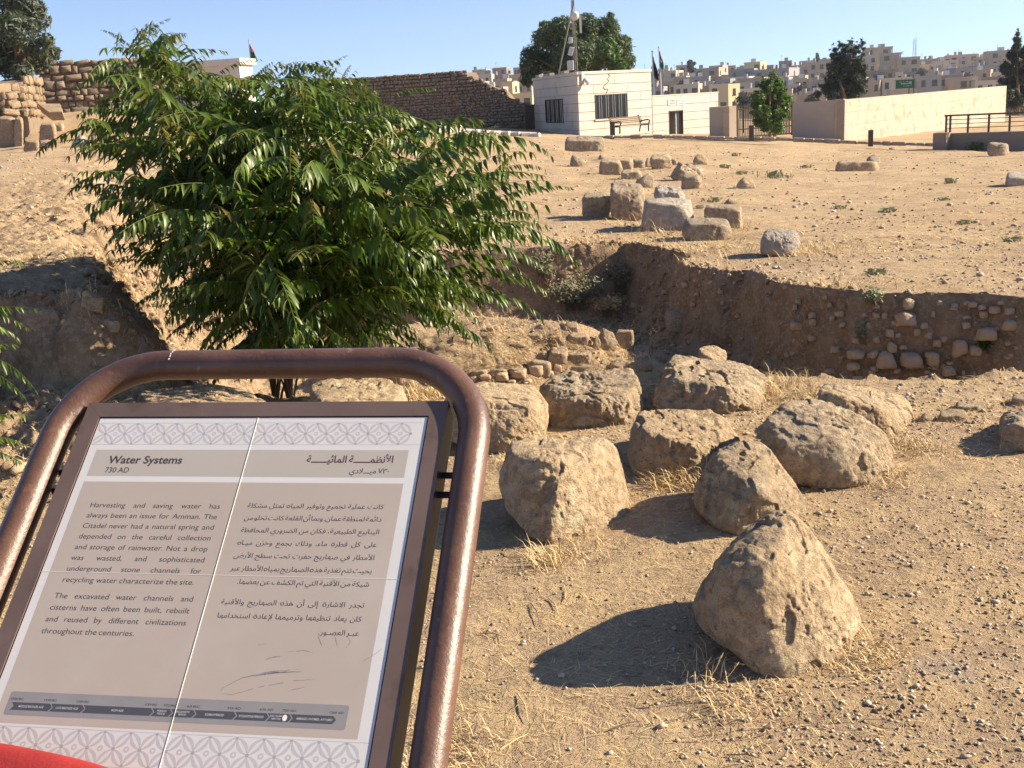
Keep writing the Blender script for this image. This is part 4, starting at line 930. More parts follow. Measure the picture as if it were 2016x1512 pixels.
# white hut behind the shrub, flags
P0 = aty(330, 200, 62); P1 = aty(482, 200, 61); hf = Face(P0, P1); hz_ = aty(482, 116, 60).z
hut = thing('white_hut', tuple(P1), 'plain white flat-roofed building whose corner shows above the shrub', 'building')
mb = MB(); hf.box(mb, -3, hf.L - .1, P1.z - 2, hz_ - .22, -1.6, 0); mb.build('wall', MAT['white'], hut)
mb = MB(); hf.box(mb, -3.3, hf.L + .08, hz_ - .22, hz_ + .12, -1.8, .2); mb.build('roof', MAT['white'], hut, bevel=.03)
MAT['flagred'] = simple('flag_red', (.42, .03, .05), rough=.8); MAT['flaggreen'] = simple('flag_green', (.02, .17, .07), rough=.8); MAT['flagblack'] = simple('flag_black', (.015, .016, .02), rough=.8); MAT['flagwhite'] = simple('flag_white', (.5, .48, .46), rough=.8); MAT['navy'] = simple('flag_navy', (.012, .02, .045), rough=.8)
def flag(x, ytop, ybot, Y, wpx, y0, y1, cols, label, leanx=0):
    a = aty(x + leanx, ybot, Y); b = aty(x, ytop, Y); o = thing('flagpole', tuple(a), label, 'flagpole'); mb = MB(); mb.tube([a, b], [.05, .035], 8); mb.tube([b, b + Vector((0, 0, .06))], [.07, .02], 8); mb.build('pole', MAT['galv'], o)
    rr = random.Random(x)
    for ci, (cm, f0, f1) in enumerate(cols):
        mb = MB(); nr, nc = 7, 6; vs = []
        for i in range(nr + 1):
            t = f0 + (f1 - f0) * i / nr; yy = y0 + (y1 - y0) * t; base = aty(x + leanx * (yy - ytop) / (ybot - ytop) + .8, yy, Y)
            wmax = wpx * (1 - abs(t - .75) ** 1.3 * 1.1) * Y / FPX
            for j in range(nc + 1):
                u = j / nc; vs.append(base + Vector((u * wmax, .09 * sin(u * 9 + t * 3 + ci), -u * .28)))
        mb.add(vs, [(i * (nc + 1) + j, i * (nc + 1) + j + 1, (i + 1) * (nc + 1) + j + 1, (i + 1) * (nc + 1) + j) for i in range(nr) for j in range(nc)]); mb.build('flag', MAT[cm], o, smoothed=True)
flag(490, 80, 170, 66, 11, 84, 114, [('flagred', 0, .5), ('flagblack', .5, .62), ('flaggreen', .62, 1)], 'small red and green flag hanging on a pole behind the shrub', 9)
flag(1284, 102, 188, 66, 9, 108, 149, [('navy', 0, 1)], 'dark navy flag hanging furled on the left pole behind the wing', 4)
flag(1297, 93, 188, 66, 8, 97, 132, [('flagred', 0, .55), ('flagwhite', .55, .62), ('flaggreen', .62, 1)], 'red, white and green flag hanging furled on the right pole', 5)
# post with lamp behind the gate
p = aty(1463, 205, 62); lp = thing('lamp_post', tuple(p + Vector((0, 0, -2.5))), 'dark post with a flat square lamp head behind the gate', 'lamp'); mb = MB(); mb.tube([p + Vector((0, 0, -2.5)), aty(1463, 203, 62)], .05, 6); mb.build('post', MAT['iron'], lp); mb = MB(); mb.box(aty(1463, 201, 62), (.4, .35, .1)); mb.build('lamp_head', MAT['iron'], lp)

# ------------------------------------------------------------------ the town on the far hill
MAT['t1'] = simple('tan_town_wall', (.36, .29, .21), (.42, .35, .26), .1, .9, c3=(.30, .24, .18), s3=.25, coord='Object'); MAT['t2'] = simple('pale_town_wall', (.50, .43, .33), (.56, .49, .39), .1, .9, c3=(.42, .35, .27), s3=.2); MAT['t3'] = simple('pink_town_wall', (.42, .31, .25), (.47, .36, .29), .1, .9)
MAT['t4'] = simple('yellow_town_wall', (.55, .43, .24), (.60, .48, .29), .1, .9); MAT['t5'] = simple('grey_town_wall', (.27, .26, .26), (.32, .31, .30), .1, .9); MAT['t6'] = simple('brown_town_wall', (.25, .19, .15), (.30, .23, .18), .1, .9)
TM = dict(a='t1', b='t2', c='t3', d='t4', e='t5', f='t6')
_wm = {}
FT = []
def house(label, x0, x1, ytop, Y, m, fl, nw, right=0.25, rot=20, tanks=1, depth=None, sub=None):
    """front from x0 to x1 px; right: px width share of the right side that shows"""
    W = (x1 - x0) * Y / FPX; rot_ = radians(rot); sd = max(4.0, W * .8) if depth is None else depth
    Wf = W * (1 - right * .5) / cos(rot_)
    a = aty(x0, ytop, Y); a = Vector((a.x, a.y, 0)); zt_ = aty((x0 + x1) / 2, ytop, Y).z
    b = a + Vector((cos(rot_), -sin(rot_), 0)) * Wf; f = Face(a, b); zb_ = min(hz(a.x, a.y), hz(b.x, b.y)) - 4; zb_ = min(zb_, zt_ - 3.2 * fl - 2)
    o = thing('town_house', (a.x, a.y, zb_), label, 'house', None)
    mb = MB(); f.box(mb, 0, f.L, zb_, zt_ - .5, -sd, 0); mb.build('wall', MAT[TM[m]], o)
    mb = MB(); t = .25
    f.box(mb, -.05, f.L + .05, zt_ - .5, zt_, -t, .05); f.box(mb, -.05, t, zt_ - .5, zt_, -sd, -t); f.box(mb, f.L - t, f.L + .05, zt_ - .5, zt_, -sd, -t); f.box(mb, t, f.L - t, zt_ - .5, zt_ - .003, -sd, -sd + t)
    f.box(mb, t, f.L - t, zt_ - .498, zt_ - .42, -sd + t, -t); mb.build('roof', MAT[TM[m]], o)
    sf = Face(f.p(f.L, 0), f.p(f.L, 0, -sd)); rr = random.Random(int(x0 * 7 + ytop))
    for fc, n in ((f, nw), (sf, max(1, int(nw * .5)))):
        if n == 0: continue
        for k in range(fl):
            z1 = zt_ - 1.25 - 3.1 * k
            for i in range(n):
                if rr.random() < .12: continue
                ww = rr.choice((1.0, 1.3, 1.9)) if fc is f else 1.0; ww = min(ww, fc.L / n * .6); s = (i + .5) * fc.L / n + rr.uniform(-.2, .2)
                key = (round(ww, 1),)
                me = _wm.get(key)
                if me is None:
                    q = MB(); q.box((0, -.01, 0), (ww, .06, 1.5)); q.box((0, -.06, -.82), (ww + .3, .16, .12)); w_ = q.build('window', MAT['glassdark'], None); me = w_.data; bpy.data.objects.remove(w_); _wm[key] = me
                w_ = bpy.data.objects.new('window', me); COL.objects.link(w_); w_.parent = o; w_.location = fc.p(s, z1 - .6, .01) - ORG[o]; w_.rotation_euler = (0, 0, atan2(fc.d.y, fc.d.x))
    for i in range(tanks):
        s = rr.uniform(.15, .85) * f.L; mb = MB(); n_ = -rr.uniform(.5, sd * .6); c = f.p(s, zt_ - .42, n_)
        if rr.random() < .5: mb.tube([c + Vector((0, 0, .5)), c + Vector((0, 0, 1.7))], .55, 10)
        else: mb.box(c + Vector((0, 0, 1.1)), (1.3, 1.0, 1.2))
        for dx in (-.4, .4): mb.tube([c + Vector((dx, 0, 0)), c + Vector((dx, 0, .6))], .06, 4)
        mb.build('water_tank', MAT['white' if rr.random() < .35 else 't5'], o)
    if rr.random() < .45:
        s = rr.uniform(.2, .8) * f.L; mb = MB(); c = f.p(s, zt_ - .3, -1); mb.tube([c, c + Vector((0, 0, 2.6))], .05, 4); mb.tube([c + Vector((-.5, 0, 2.3)), c + Vector((.5, 0, 2.5))], .04, 4); mb.build('aerial', MAT['iron'], o)
    return o
HS = [
 ('small white flat house seen above the end of the ruined wall', 932, 968, 147, 380, 'b', 1, 2, .1, 10, 1), ('tan house just left of the round tree foliage', 970, 1002, 155, 360, 'a', 2, 2, .3, 20, 2),
 ('lit yellow house under the round tree, between ruined wall and building', 988, 1014, 162, 330, 'd', 2, 1, .5, 30, 0), ('low yellow house with small windows left of the white building', 1008, 1052, 183, 250, 'd', 1, 2, .3, 25, 0),
 ('pink-topped house behind the flagpoles, on the skyline', 1331, 1354, 128, 470, 'c', 2, 1, .2, 18, 1), ('low pale roofs right behind the furled flags', 1306, 1334, 139, 450, 'b', 2, 2, .4, 20, 3),
 ('small lit house left of the long grey block', 1326, 1356, 150, 400, 'a', 3, 2, .55, 30, 1), ('dark flat-fronted house right of the lit balconies', 1344, 1394, 151, 380, 'e', 2, 1, .1, 15, 3),
 ('grey house below the skyline conifer', 1362, 1420, 134, 440, 'a', 2, 2, .35, 20, 1), ('pink house with a gabled roof front on the skyline', 1396, 1428, 129, 470, 'c', 2, 2, .6, 35, 1),
 ('long low roof with dishes close behind the wing', 1356, 1416, 170, 300, 'a', 1, 0, .05, 12, 4), ('narrow bright yellow house at the right end of the wing', 1413, 1438, 166, 280, 'd', 4, 1, .75, 55, 0),
 ('deep shaded side house right of the narrow yellow one', 1438, 1482, 162, 300, 'e', 3, 1, .05, 10, 0), ('dark tall block with one lit yellow edge', 1435, 1488, 136, 420, 'e', 3, 2, .35, 22, 1),
 ('lit upper block with a water tank on top', 1465, 1503, 122, 460, 'd', 2, 2, .6, 35, 2), ('grey shaded block with a lit pale flank', 1483, 1574, 135, 410, 'e', 3, 3, .7, 30, 2),
 ('far grey house left of the tan apartment block', 1556, 1594, 128, 480, 'a', 2, 2, .1, 15, 3), ('broad tan apartment block left of the tall conifer', 1592, 1642, 121, 430, 'a', 4, 3, .1, 12, 3),
 ('low tan house with columns behind the gate', 1454, 1492, 181, 260, 'a', 1, 1, .3, 20, 0), ('pale balconied house right of the small gate tree', 1550, 1574, 165, 340, 'b', 2, 1, .3, 20, 1),
 ('grey terrace under the tan apartment block', 1588, 1640, 160, 330, 'a', 2, 2, .1, 15, 1), ('brown low house right behind the shaded wall end', 1560, 1618, 186, 250, 'a', 1, 0, .1, 12, 2),
 ('penthouse on the skyline right of the tall conifer', 1700, 1757, 93, 480, 'a', 2, 2, .2, 14, 3), ('light apartment front right of the tall conifer', 1688, 1727, 109, 450, 'b', 5, 2, .1, 12, 1),
 ('grey apartment block in the middle of the right hill', 1736, 1774, 104, 440, 'a', 6, 2, .1, 12, 1), ('wide grey apartment block below the lattice tower', 1768, 1810, 112, 430, 'a', 5, 2, .1, 10, 2),
 ('dark low house with paired windows at the conifer foot', 1706, 1764, 138, 360, 'f', 3, 2, .05, 10, 1), ('blue-grey cube house above the long wall', 1704, 1754, 158, 300, 'e', 2, 2, .05, 8, 1),
 ('tan house under the green sign', 1752, 1802, 176, 270, 'a', 1, 1, .05, 10, 0), ('white little roof room above the green sign', 1764, 1778, 142, 350, 'b', 2, 1, .2, 15, 0),
 ('far roofs left of the wide skyline house', 1806, 1846, 116, 500, 'a', 2, 3, .1, 10, 4), ('yellowish house on the right skyline', 1842, 1885, 119, 480, 'b', 3, 2, .1, 10, 1),
 ('wide skyline house with a stepped roof', 1870, 1924, 107, 500, 'c', 3, 3, .1, 8, 2), ('dark terrace house in the middle right', 1816, 1880, 136, 400, 'a', 3, 4, .05, 8, 2),
 ('low yellow-brown house right of the green sign', 1801, 1842, 155, 300, 'a', 2, 3, .1, 10, 1), ('long brownish roof behind the long wall', 1840, 1892, 148, 310, 'f', 2, 2, .05, 8, 2),
 ('grey house with a dark roof near the right conifer', 1882, 1968, 131, 380, 'e', 3, 3, .05, 6, 1), ('square house on the right skyline with dishes', 1922, 1952, 112, 470, 'a', 3, 2, .1, 8, 2),
 ('tall tan house behind the right conifer', 1948, 1994, 99, 450, 'a', 4, 2, .1, 6, 3), ('low pale house below the right conifer', 1920, 1975, 158, 290, 'b', 1, 3, .05, 6, 0),
 ('house in the right edge behind the conifer', 1990, 2040, 118, 440, 'a', 4, 2, .1, 5, 1), ('narrow far house between the tan block and the conifer', 1630, 1700, 118, 500, 'f', 3, 3, .1, 10, 1)]
for i, (x, y, Yt, w_, l) in enumerate([(1345, 165, 300, 9, 'dark bushy tree behind the right flagpole'), (1465, 192, 240, 14, 'dark tree clump behind the barred gate'), (1580, 172, 320, 10, 'dark garden tree right of the young tree'), (1620, 165, 330, 9, 'dark tree below the tan apartment block'), (1735, 150, 340, 8, 'dark tree between houses left of the green sign'), (1815, 140, 380, 8, 'small dark tree right of the green sign'),
        (1600, 195, 220, 12, 'dark low tree just behind the shaded wall end'), (1905, 150, 330, 9, 'dark tree above the right part of the long wall'), (1540, 190, 260, 9, 'low dark tree at the right of the young tree'), (1995, 185, 180, 26, 'dark green tree behind the end of the long wall'), (1002, 170, 330, 6, 'little dark tree above the stepped end of the ruin')]):
    FT.append((x, y, Yt, w_, l))
for h in HS: house(*h[:11])
rr = random.Random(12); seen = set()
LM = [(905, 'above the stepped end of the ruined wall'), (985, 'left of the round tree'), (1275, 'just left of the furled flags'), (1300, 'behind the furled flags'), (1330, 'above the plaques of the wing'), (1365, 'above the right part of the wing'), (1405, 'left of the narrow yellow house'), (1440, 'above the left gate pier'), (1475, 'above the barred gate'),
      (1510, 'behind the young tree'), (1545, 'just right of the young tree'), (1585, 'above the shaded wall end'), (1620, 'left of the tall spiky conifer'), (1665, 'behind the tall spiky conifer'), (1710, 'right of the tall spiky conifer'), (1750, 'left of the green sign'), (1790, 'above the green sign'), (1830, 'right of the green sign'), (1870, 'above the middle of the long wall'),
      (1910, 'above the right part of the long wall'), (1950, 'near the end of the long wall'), (1990, 'behind the right-edge conifer'), (2040, 'at the extreme right edge')]
CN = dict(a='tan', b='pale', c='pinkish', d='yellow', e='grey', f='brown'); ROWN = {500: 'on the skyline row', 455: 'in the second row down', 400: 'in the middle row', 350: 'in the fourth row down', 295: 'in the nearest row'}
for Yf in (500, 455, 400, 350, 295):
    x = 920 + rr.uniform(0, 20)
    while x < 2060:
        w_ = rr.uniform(24, 46) * 400 / Yf; top_ = 131 + (500 - Yf) * .22 + 6 * sin(x * .013 + Yf) + rr.uniform(-5, 5) - (12 if x > 1600 else 0) - (x - 1300) * .012
        if not (1040 < x + w_ / 2 < 1262):
            lm = min(LM, key=lambda k: abs(k[0] - x - w_ / 2))[1]
            for t in range(12):
                m = rr.choice('aaabbceef'); fl = rr.choice((2, 3, 3, 4)); lab = '%s %s-storey house %s, %s' % (CN[m], ('', '', 'two', 'three', 'four')[fl], ROWN[Yf], lm)
                if lab not in seen: break
            seen.add(lab); o_ = house(lab, x, x + w_, top_, Yf, m, fl, rr.choice((2, 3)), rr.choice((.1, .3, .5)), rr.uniform(10, 32), rr.choice((0, 0, 1)))
            o_['group'] = 'crowded houses of the far town'
        x += w_ * rr.uniform(1.0, 1.35)
tw = thing('lattice_tower', tuple(aty(1800, 112, 440)), 'thin lattice radio tower on the far skyline', 'tower')
for dx in (-.55, .55):
    mb = MB(); mb.tube([aty(1800, 112, 440) + Vector((dx, 0, 0)), aty(1800, 78, 440) + Vector((dx * .5, 0, 0))], .1, 4); mb.build('leg', MAT['galv'], tw)
mb = MB()
for i in range(9): z = i * .8; c = aty(1800, 112, 440); mb.tube([c + Vector((-.5, 0, z)), c + Vector((.5, 0, z + .8))], .06, 4); mb.tube([c + Vector((.7, 0, z)), c + Vector((.7, 0, z + .45))], .22 if i % 2 else .12, 5)
mb.build('bracing', MAT['galv'], tw)
MAT['signgreen'] = simple('green_sign_paint', (.015, .10, .055), rough=.5)
gs = thing('direction_sign', tuple(aty(1785, 190, 110)), 'green direction board with white writing above the long wall', 'sign'); g0 = aty(1781, 165.5, 110); mb = MB(); mb.box(g0, (1.72, .08, .82)); mb.build('board', MAT['signgreen'], gs)
gF = Face(g0 + Vector((-.86, -.045, 0)), g0 + Vector((.86, -.045, 0))); mb = MB()

for v_, a_, b_, h_ in ((.2, .35, 1.4, .05), (.0, .5, 1.5, .13), (-.2, .75, 1.45, .05)):
    u_ = a_
    while u_ < b_: w_ = random.uniform(.05, .16); gF.box(mb, u_, u_ + w_, g0.z + v_ + random.uniform(-.02, .02), g0.z + v_ + h_ * random.uniform(.4, 1), 0, .012); u_ += w_ + .035
mb.build('lettering', MAT['white'], gs)
mb = MB(); mb.tube([g0 + Vector((.45, .05, -.4)), g0 + Vector((.45, .05, -4))], .05, 6); mb.tube([g0 + Vector((.92, .05, .45)), g0 + Vector((.92, .05, -4))], .05, 6); mb.build('post', MAT['iron'], gs)

# ------------------------------------------------------------------ the information sign
# plane fitted to the photograph: u along the printed width, v up the slope, n out of the face
SO = Vector((-0.6872, 1.8016, 1.1549)); SU = Vector((0.9843, -0.1762, -0.0086)).normalized(); SN = Vector((-0.1032, -0.6149, 0.7818)); SN = (SN - SU * SN.dot(SU)).normalized(); SV = SN.cross(SU)
def sp(u, v, n=0): return SO + SU * u + SV * v + SN * n
SR = Matrix((SU, SV, SN)).transposed()
def sbox(mb, u0, u1, v0, v1, n0, n1): return mb.box(sp((u0 + u1) / 2, (v0 + v1) / 2, (n0 + n1) / 2), (u1 - u0, v1 - v0, n1 - n0), SR)
def spoly(mb, pts, n): return mb.add([sp(u, v, n) for u, v in pts], [tuple(range(len(pts)))])
base = sp(.28, -.30); base.z = hz(base.x, base.y)
sign = thing('information_sign', tuple(base), 'tilted bilingual information sign in a rounded brown pipe frame', 'sign')
H_ = .575; us, vs_ = .2775, -.2845
# pipe loop
pr, cr = .0253, .155; uL, uR, vT = -.0765, .6365, .119
pts = []
def arc(cu, cv, a0, a1, n=14): return [(cu + cr * cos(a0 + (a1 - a0) * i / n), cv + cr * sin(a0 + (a1 - a0) * i / n)) for i in range(n + 1)]
loop = [(uL, -.66 + .0)] + [(uL, v) for v in (-.5, -.35, -.2, -.12)] + arc(uL + cr, vT - cr, pi, pi / 2) + [(u, vT) for u in (.15, .2, .25, .3, .35, .4, .45)] + arc(uR - cr, vT - cr, pi / 2, 0) + [(uR, v) for v in (-.12, -.2, -.35, -.5, -.66)]
P3 = [sp(u, v, -.011) for u, v in loop]
def leg_down(u):
    a = sp(u, -.66, -.011); out = []; d = -SV; 
    for i in range(1, 9):
        t = i / 8; dd = (d * (1 - t) + Vector((0, .12, -1)) * t).normalized(); a = a + dd * .03; out.append(a.copy())
    g = a.copy(); z = hz(g.x, g.y); out.append(Vector((g.x, g.y + .05, z - .05))); return out
full = leg_down(uL)[::-1] + P3 + leg_down(uR)
mb = MB(); mb.tube(full, pr, 36); mb.build('pipe_frame', MAT['brownsteel'], sign, smoothed=True)
# bird dropping on the top bar
mb = MB(); c = sp(.085, vT - .004, pr + .0005)
for k in range(5):
    r_ = .0016 + .0015 * (k == 0); cc_ = sp(.0935 + .0008 * (k % 2), vT + .016 - .0055 * k, sqrt(max(0, pr ** 2 - (.016 - .0055 * k) ** 2)) - .0108)
    mb.add([cc_ + (SU * cos(a) + SV * sin(a) * 1.6) * r_ for a in [i * pi / 4 for i in range(8)]] + [cc_ + SN * .0012], [(i, (i + 1) % 8, 8) for i in range(8)])
mb.build('dropping', MAT['white'], sign, smoothed=True)
# side bars (box frame) and front bezel
bo = .030; bw = .0265
mb = MB(); sbox(mb, -bo, -.004, -H_ - bo, bo, -.052, -.0006); sbox(mb, .564, .56 + bo, -H_ - bo, bo, -.052, -.0006); sbox(mb, -.004, .564, .004, bo, -.052, -.0006); sbox(mb, -.004, .564, -H_ - bo, -H_ - .004, -.052, -.0006); sbox(mb, -.004, .564, -H_ - .004, .004, -.045, -.03)
mb.build('tray', MAT['bezelside'], sign)
def bez(pts): m = MB(); k = len(pts); m.add([sp(u, v, .0016) for u, v in pts] + [sp(u, v, -.0004) for u, v in pts], [tuple(range(k)), tuple(range(k, 2 * k))] + [(i, (i + 1) % k, k + (i + 1) % k, k + i) for i in range(k)]); return m.build('bezel', MAT['bezel'], sign)
i0, i1, j0, j1 = -.0015, .5615, -H_ - .0015, .0015
bez([(-bo, bo), (.56 + bo, bo), (i1, j1), (i0, j1)]); bez([(-bo, -H_ - bo), (.56 + bo, -H_ - bo), (i1, j0), (i0, j0)])
bez([(-bo, bo - .0004), (i0 - .0003, j1), (i0 - .0003, j0), (-bo, -H_ - bo + .0004)]); bez([(.56 + bo, bo - .0004), (i1 + .0003, j1), (i1 + .0003, j0), (.56 + bo, -H_ - bo + .0004)])
# clamps between pipe and tray
for v in (-.09, -.125):
    for s_ in (1, -1):
        mb = MB(); uu = (.56 + bo, uR - pr + .004) if s_ > 0 else (uL + pr - .004, -bo); mb.tube([sp(uu[0], v, -.03), sp(uu[1], v, -.03)], .0055, 8); mb.build('clamp', MAT['bezelside'], sign)
# four tiles
tiles = {}
for a, b, c, d in ((0, us, vs_, 0), (us, .56, vs_, 0), (0, us, -H_, vs_), (us, .56, -H_, vs_)):
    mb = MB(); g = .0004; sbox(mb, a + g, b - g, c + g, d - g, -.025, 0); t = mb.build('panel_tile', MAT['tile'], sign); tiles[(a > 0, c < vs_ - .01)] = t
mb = MB(); sbox(mb, us - .0004, us + .0004, -H_, 0, -.02, .0006); sbox(mb, 0, us - .0005, vs_ - .0003, vs_ + .0003, -.02, .0003); sbox(mb, us + .0005, .56, vs_ - .0003, vs_ + .0003, -.02, .0003); mb.build('joint', MAT['bead'], sign)  # raised pale strips added to show tile edges catching the sun
def band(name, mat, u0, u1, v0, v1, n=.00004, parts=None):
    for a, b in ((u0, min(u1, us - .0005)), (max(u0, us + .0005), u1)):
        for c, d in ((max(v0, vs_ + .0004), v1), (v0, min(v1, vs_ - .0004))):
            if b > a and d > c: mb = MB(); spoly(mb, [(a, c), (b, c), (b, d), (a, d)], n); mb.build(name, MAT[mat], tiles[(a > us - .001, d < vs_ + .001)])
band('title_band', 'beige2', .0145, .539, -.1137, -.0632); band('text_field', 'beige', .0135, .5400, -.5175, -.124)
# ornament bands
def lens(mb, a, b, w, n, k=9):
    """a leaf-shaped ring between two knots"""
    ax, ay = a; bx, by = b; dx, dy = bx - ax, by - ay; L = hypot(dx, dy); tx, ty = dx / L, dy / L; nx, ny = -ty, tx
    for s_ in (1, -1):
        vs = []
        for i in range(k + 1):
            t = i / k; bulge = sin(pi * t) ** .9; o = w * bulge; inn = max(0, w * bulge * .36 - .0002)
            vs += [sp(ax + tx * L * t + nx * o * s_, ay + ty * L * t + ny * o * s_, n), sp(ax + tx * L * t + nx * inn * s_, ay + ty * L * t + ny * inn * s_, n)]
        mb.add(vs, [(2 * i, 2 * i + 1, 2 * i + 3, 2 * i + 2) for i in range(k)])
def ornament(u0, u1, vm, hh, pitch, ph):
    m1, m2 = MB(), MB(); k0 = int((u0 - ph) / pitch) - 1; n = .00006
    for k in range(k0, int((u1 - ph) / pitch) + 2):
        u = ph + k * pitch
        for du in (-.5, .5):
            for s_ in (1, -1):
                b = (u + du * pitch, vm + s_ * hh)
                if min(u, b[0]) < u0 or max(u, b[0]) > u1: continue
                lens(m1, (u, vm), b, pitch * .19, n)
        if u0 + .004 < u < u1 - .004: q = .0022; spoly(m2, [(u - q, vm - q), (u + q, vm - q), (u + q, vm + q), (u - q, vm + q)], n + .00003)
        um = u + pitch / 2
        if u0 + .004 < um < u1 - .004:
            for s_ in (1, -1): q = .0018; spoly(m2, [(um - q, vm + s_ * (hh - .003)), (um + q, vm + s_ * (hh - .003)), (um + q, vm + s_ * hh), (um - q, vm + s_ * hh)], n + .00003)
            for cu in ((um, vm),):
                r1, r0 = pitch * .11, pitch * .05; vs = []
                for i in range(13): a = 2 * pi * i / 12; vs += [sp(cu[0] + r1 * cos(a), cu[1] + r1 * sin(a), n), sp(cu[0] + r0 * cos(a), cu[1] + r0 * sin(a), n)]
                m1.add(vs, [(2 * i, 2 * i + 1, 2 * i + 3, 2 * i + 2) for i in range(12)])
    for s_ in (1, -1): v = vm + s_ * (hh + .0006); spoly(m1, [(u0, v - .0005), (u1, v - .0005), (u1, v + .0005), (u0, v + .0005)], n)
    o = m1.build('ornament_band', MAT['ornament'], sign); m2.build('ornament_knot', MAT['ornament2'], o)
ornament(.002, .5535, -.032, .0205, .0345, .0195); ornament(.002, .558, -.5455, .0235, .0380, .014)
# lettering
TXT = .00016
def words(body, u0, u1, v, h, mat='ink', bold=0, rtl=False, just=True, fit=False, sx=1.1, n=TXT):
    mb = MB(); words_into(mb, sp, body, u0, u1, v, h, n, bold, rtl, just, sx, fit); mb.build('lettering', MAT[mat], sign)
words('Water Systems', .0425, .1697, -.0895, .0142, bold=.02, fit=True)
words('730 AD', .0432, .0840, -.1070, .0100, fit=True, bold=.005)
words('الأنظمــــــة المائيــــــة', .3775, .5170, -.0865, .0125, 'inkred', .018, True, fit=True)
words('٧٣٠ ميـــلادي', .4510, .5135, -.1060, .0090, 'ink', .004, True, fit=True)
eng = ['Harvesting and saving water has', 'always been an issue for Amman. The', 'Citadel never had a natural spring and', 'depended on the careful collection', 'and storage of rainwater. Not a drop', 'was wasted, and sophisticated', 'underground stone channels for', 'recycling water characterize the site.']
for i, t in enumerate(eng): words(t, .0405, .2560 if i < 7 else .2500, -.1715 - .01850 * i, .0088, bold=-.004, fit=(i == 7))
eng2 = ['The excavated water channels and', 'cisterns have often been built, rebuilt', 'and reused by different civilizations', 'throughout the centuries.']
for i, t in enumerate(eng2): words(t, .0365, .2560 if i < 3 else .1818, -.3277 - .0187 * i, .0088, bold=-.004, fit=(i == 3))
ara = ['كانت عملية تجميع وتوفير المياه تمثل مشكلة', 'دائمة لمنطقة عمّان. وبما أن القلعة كانت تخلو من', 'الينابيع الطبيعية، فكان من الضروري المحافظة', 'على كل قطرة ماء، وذلك بجمع وخزن ميـاه', 'الأمطار في صهاريج حُفرت تحت سطح الأرض', 'بحيث تتم تغذية هذه الصهاريج بمياه الأمطار عبر', 'شبكة من الأقنية التي تمّ الكشف عن بعضها.']
for i, t in enumerate(ara): words(t, .3005 if i < 6 else .317, .5163, -.1690 - .02140 * i, .0078, bold=.0, rtl=True)
ara2 = ['تجدر الاشارة إلى أن هذه الصهاريج والأقنية', 'كان يعاد تنظيفها وترميمها لإعادة استخدامها', 'عبـر العصـور.']
for i, t in enumerate(ara2): words(t, .3005 if i < 2 else .4568, .5150, -.3300 - .0213 * i, .0078, bold=.0, rtl=True)
# time line
def rrect(mb, u0, u1, v0, v1, r, n):
    pts = []
    for cu, cv, a0 in ((u1 - r, v1 - r, 0), (u0 + r, v1 - r, pi / 2), (u0 + r, v0 + r, pi), (u1 - r, v0 + r, 1.5 * pi)): pts += [(cu + r * cos(a0 + k * pi / 8), cv + r * sin(a0 + k * pi / 8)) for k in range(5)]
    spoly(mb, pts, n)
mb = MB(); rrect(mb, .0250, .5207, -.5060, -.4720, .004, .00010); tl = mb.build('timeline_strip', MAT['slatepale'], sign)
seg = [.032, .091, .140, .242, .2695, .3035, .362, .4085, .4405, .507]; nm = ['MIDDLE BRONZE AGE', 'LATE BRONZE AGE', 'IRON AGE', 'PERSIAN|PERIOD', 'HELLENISTIC|PERIOD', 'ROMAN PERIOD', 'BYZANTINE PERIOD', 'EARLY ISLAMIC|UMAYYAD', 'ABBASID, FATIMID, AYYUBID']
yr = ['1950 BC', '1550 BC', '1200 BC', '539 BC', '332 BC', '63 BC', '324 AD', '636 AD', '750 AD', '1260 AD']
b0, b1 = -.4985, -.4875; bm_ = (b0 + b1) / 2; ck = .0045
for i in range(9):
    a, b = seg[i] + (.001 if i else 0), seg[i + 1] - .001; mb = MB(); last = i == 8
    spoly(mb, [(a, b0), (b - (ck if last else 0), b0), (b + (0 if last else ck), bm_), (b - (ck if last else 0), b1), (a, b1), (a + ck, bm_)], .00016); mb.build('timeline_segment', MAT['slate'], tl)
    L2 = nm[i].split('|'); mb = MB(); hh = .0031 if len(L2) == 1 else .0026; m_ = (a + b) / 2 + .002 - (.004 if i == 7 else 0)
    for k, t in enumerate(L2): wv = min((b - a) * .78 * (.75 if i == 7 else 1), len(t) * hh * .72); words_into(mb, sp, t, m_ - wv / 2, m_ + wv / 2, (bm_ - .0015) if len(L2) == 1 else (bm_ + .0009 - .0038 * k), hh, .00022, .01, False, False, fit=True)
    mb.build('lettering', MAT['inkpale'], tl)
mb = MB()
for i, t in enumerate(yr): c = seg[i] + (.006 if i == 0 else -.002); words_into(mb, sp, t, c - .0095, c + .0095, -.4842,   .0031, .00018, .008, False, False, fit=True)
mb.build('lettering', MAT['ink'], tl)
mb = MB(); spoly(mb, [(.4345 + .0034 * cos(a * pi / 8), bm_ + .0045 * sin(a * pi / 8)) for a in range(16)], .00026); mb.build('timeline_marker', MAT['bead'], tl)
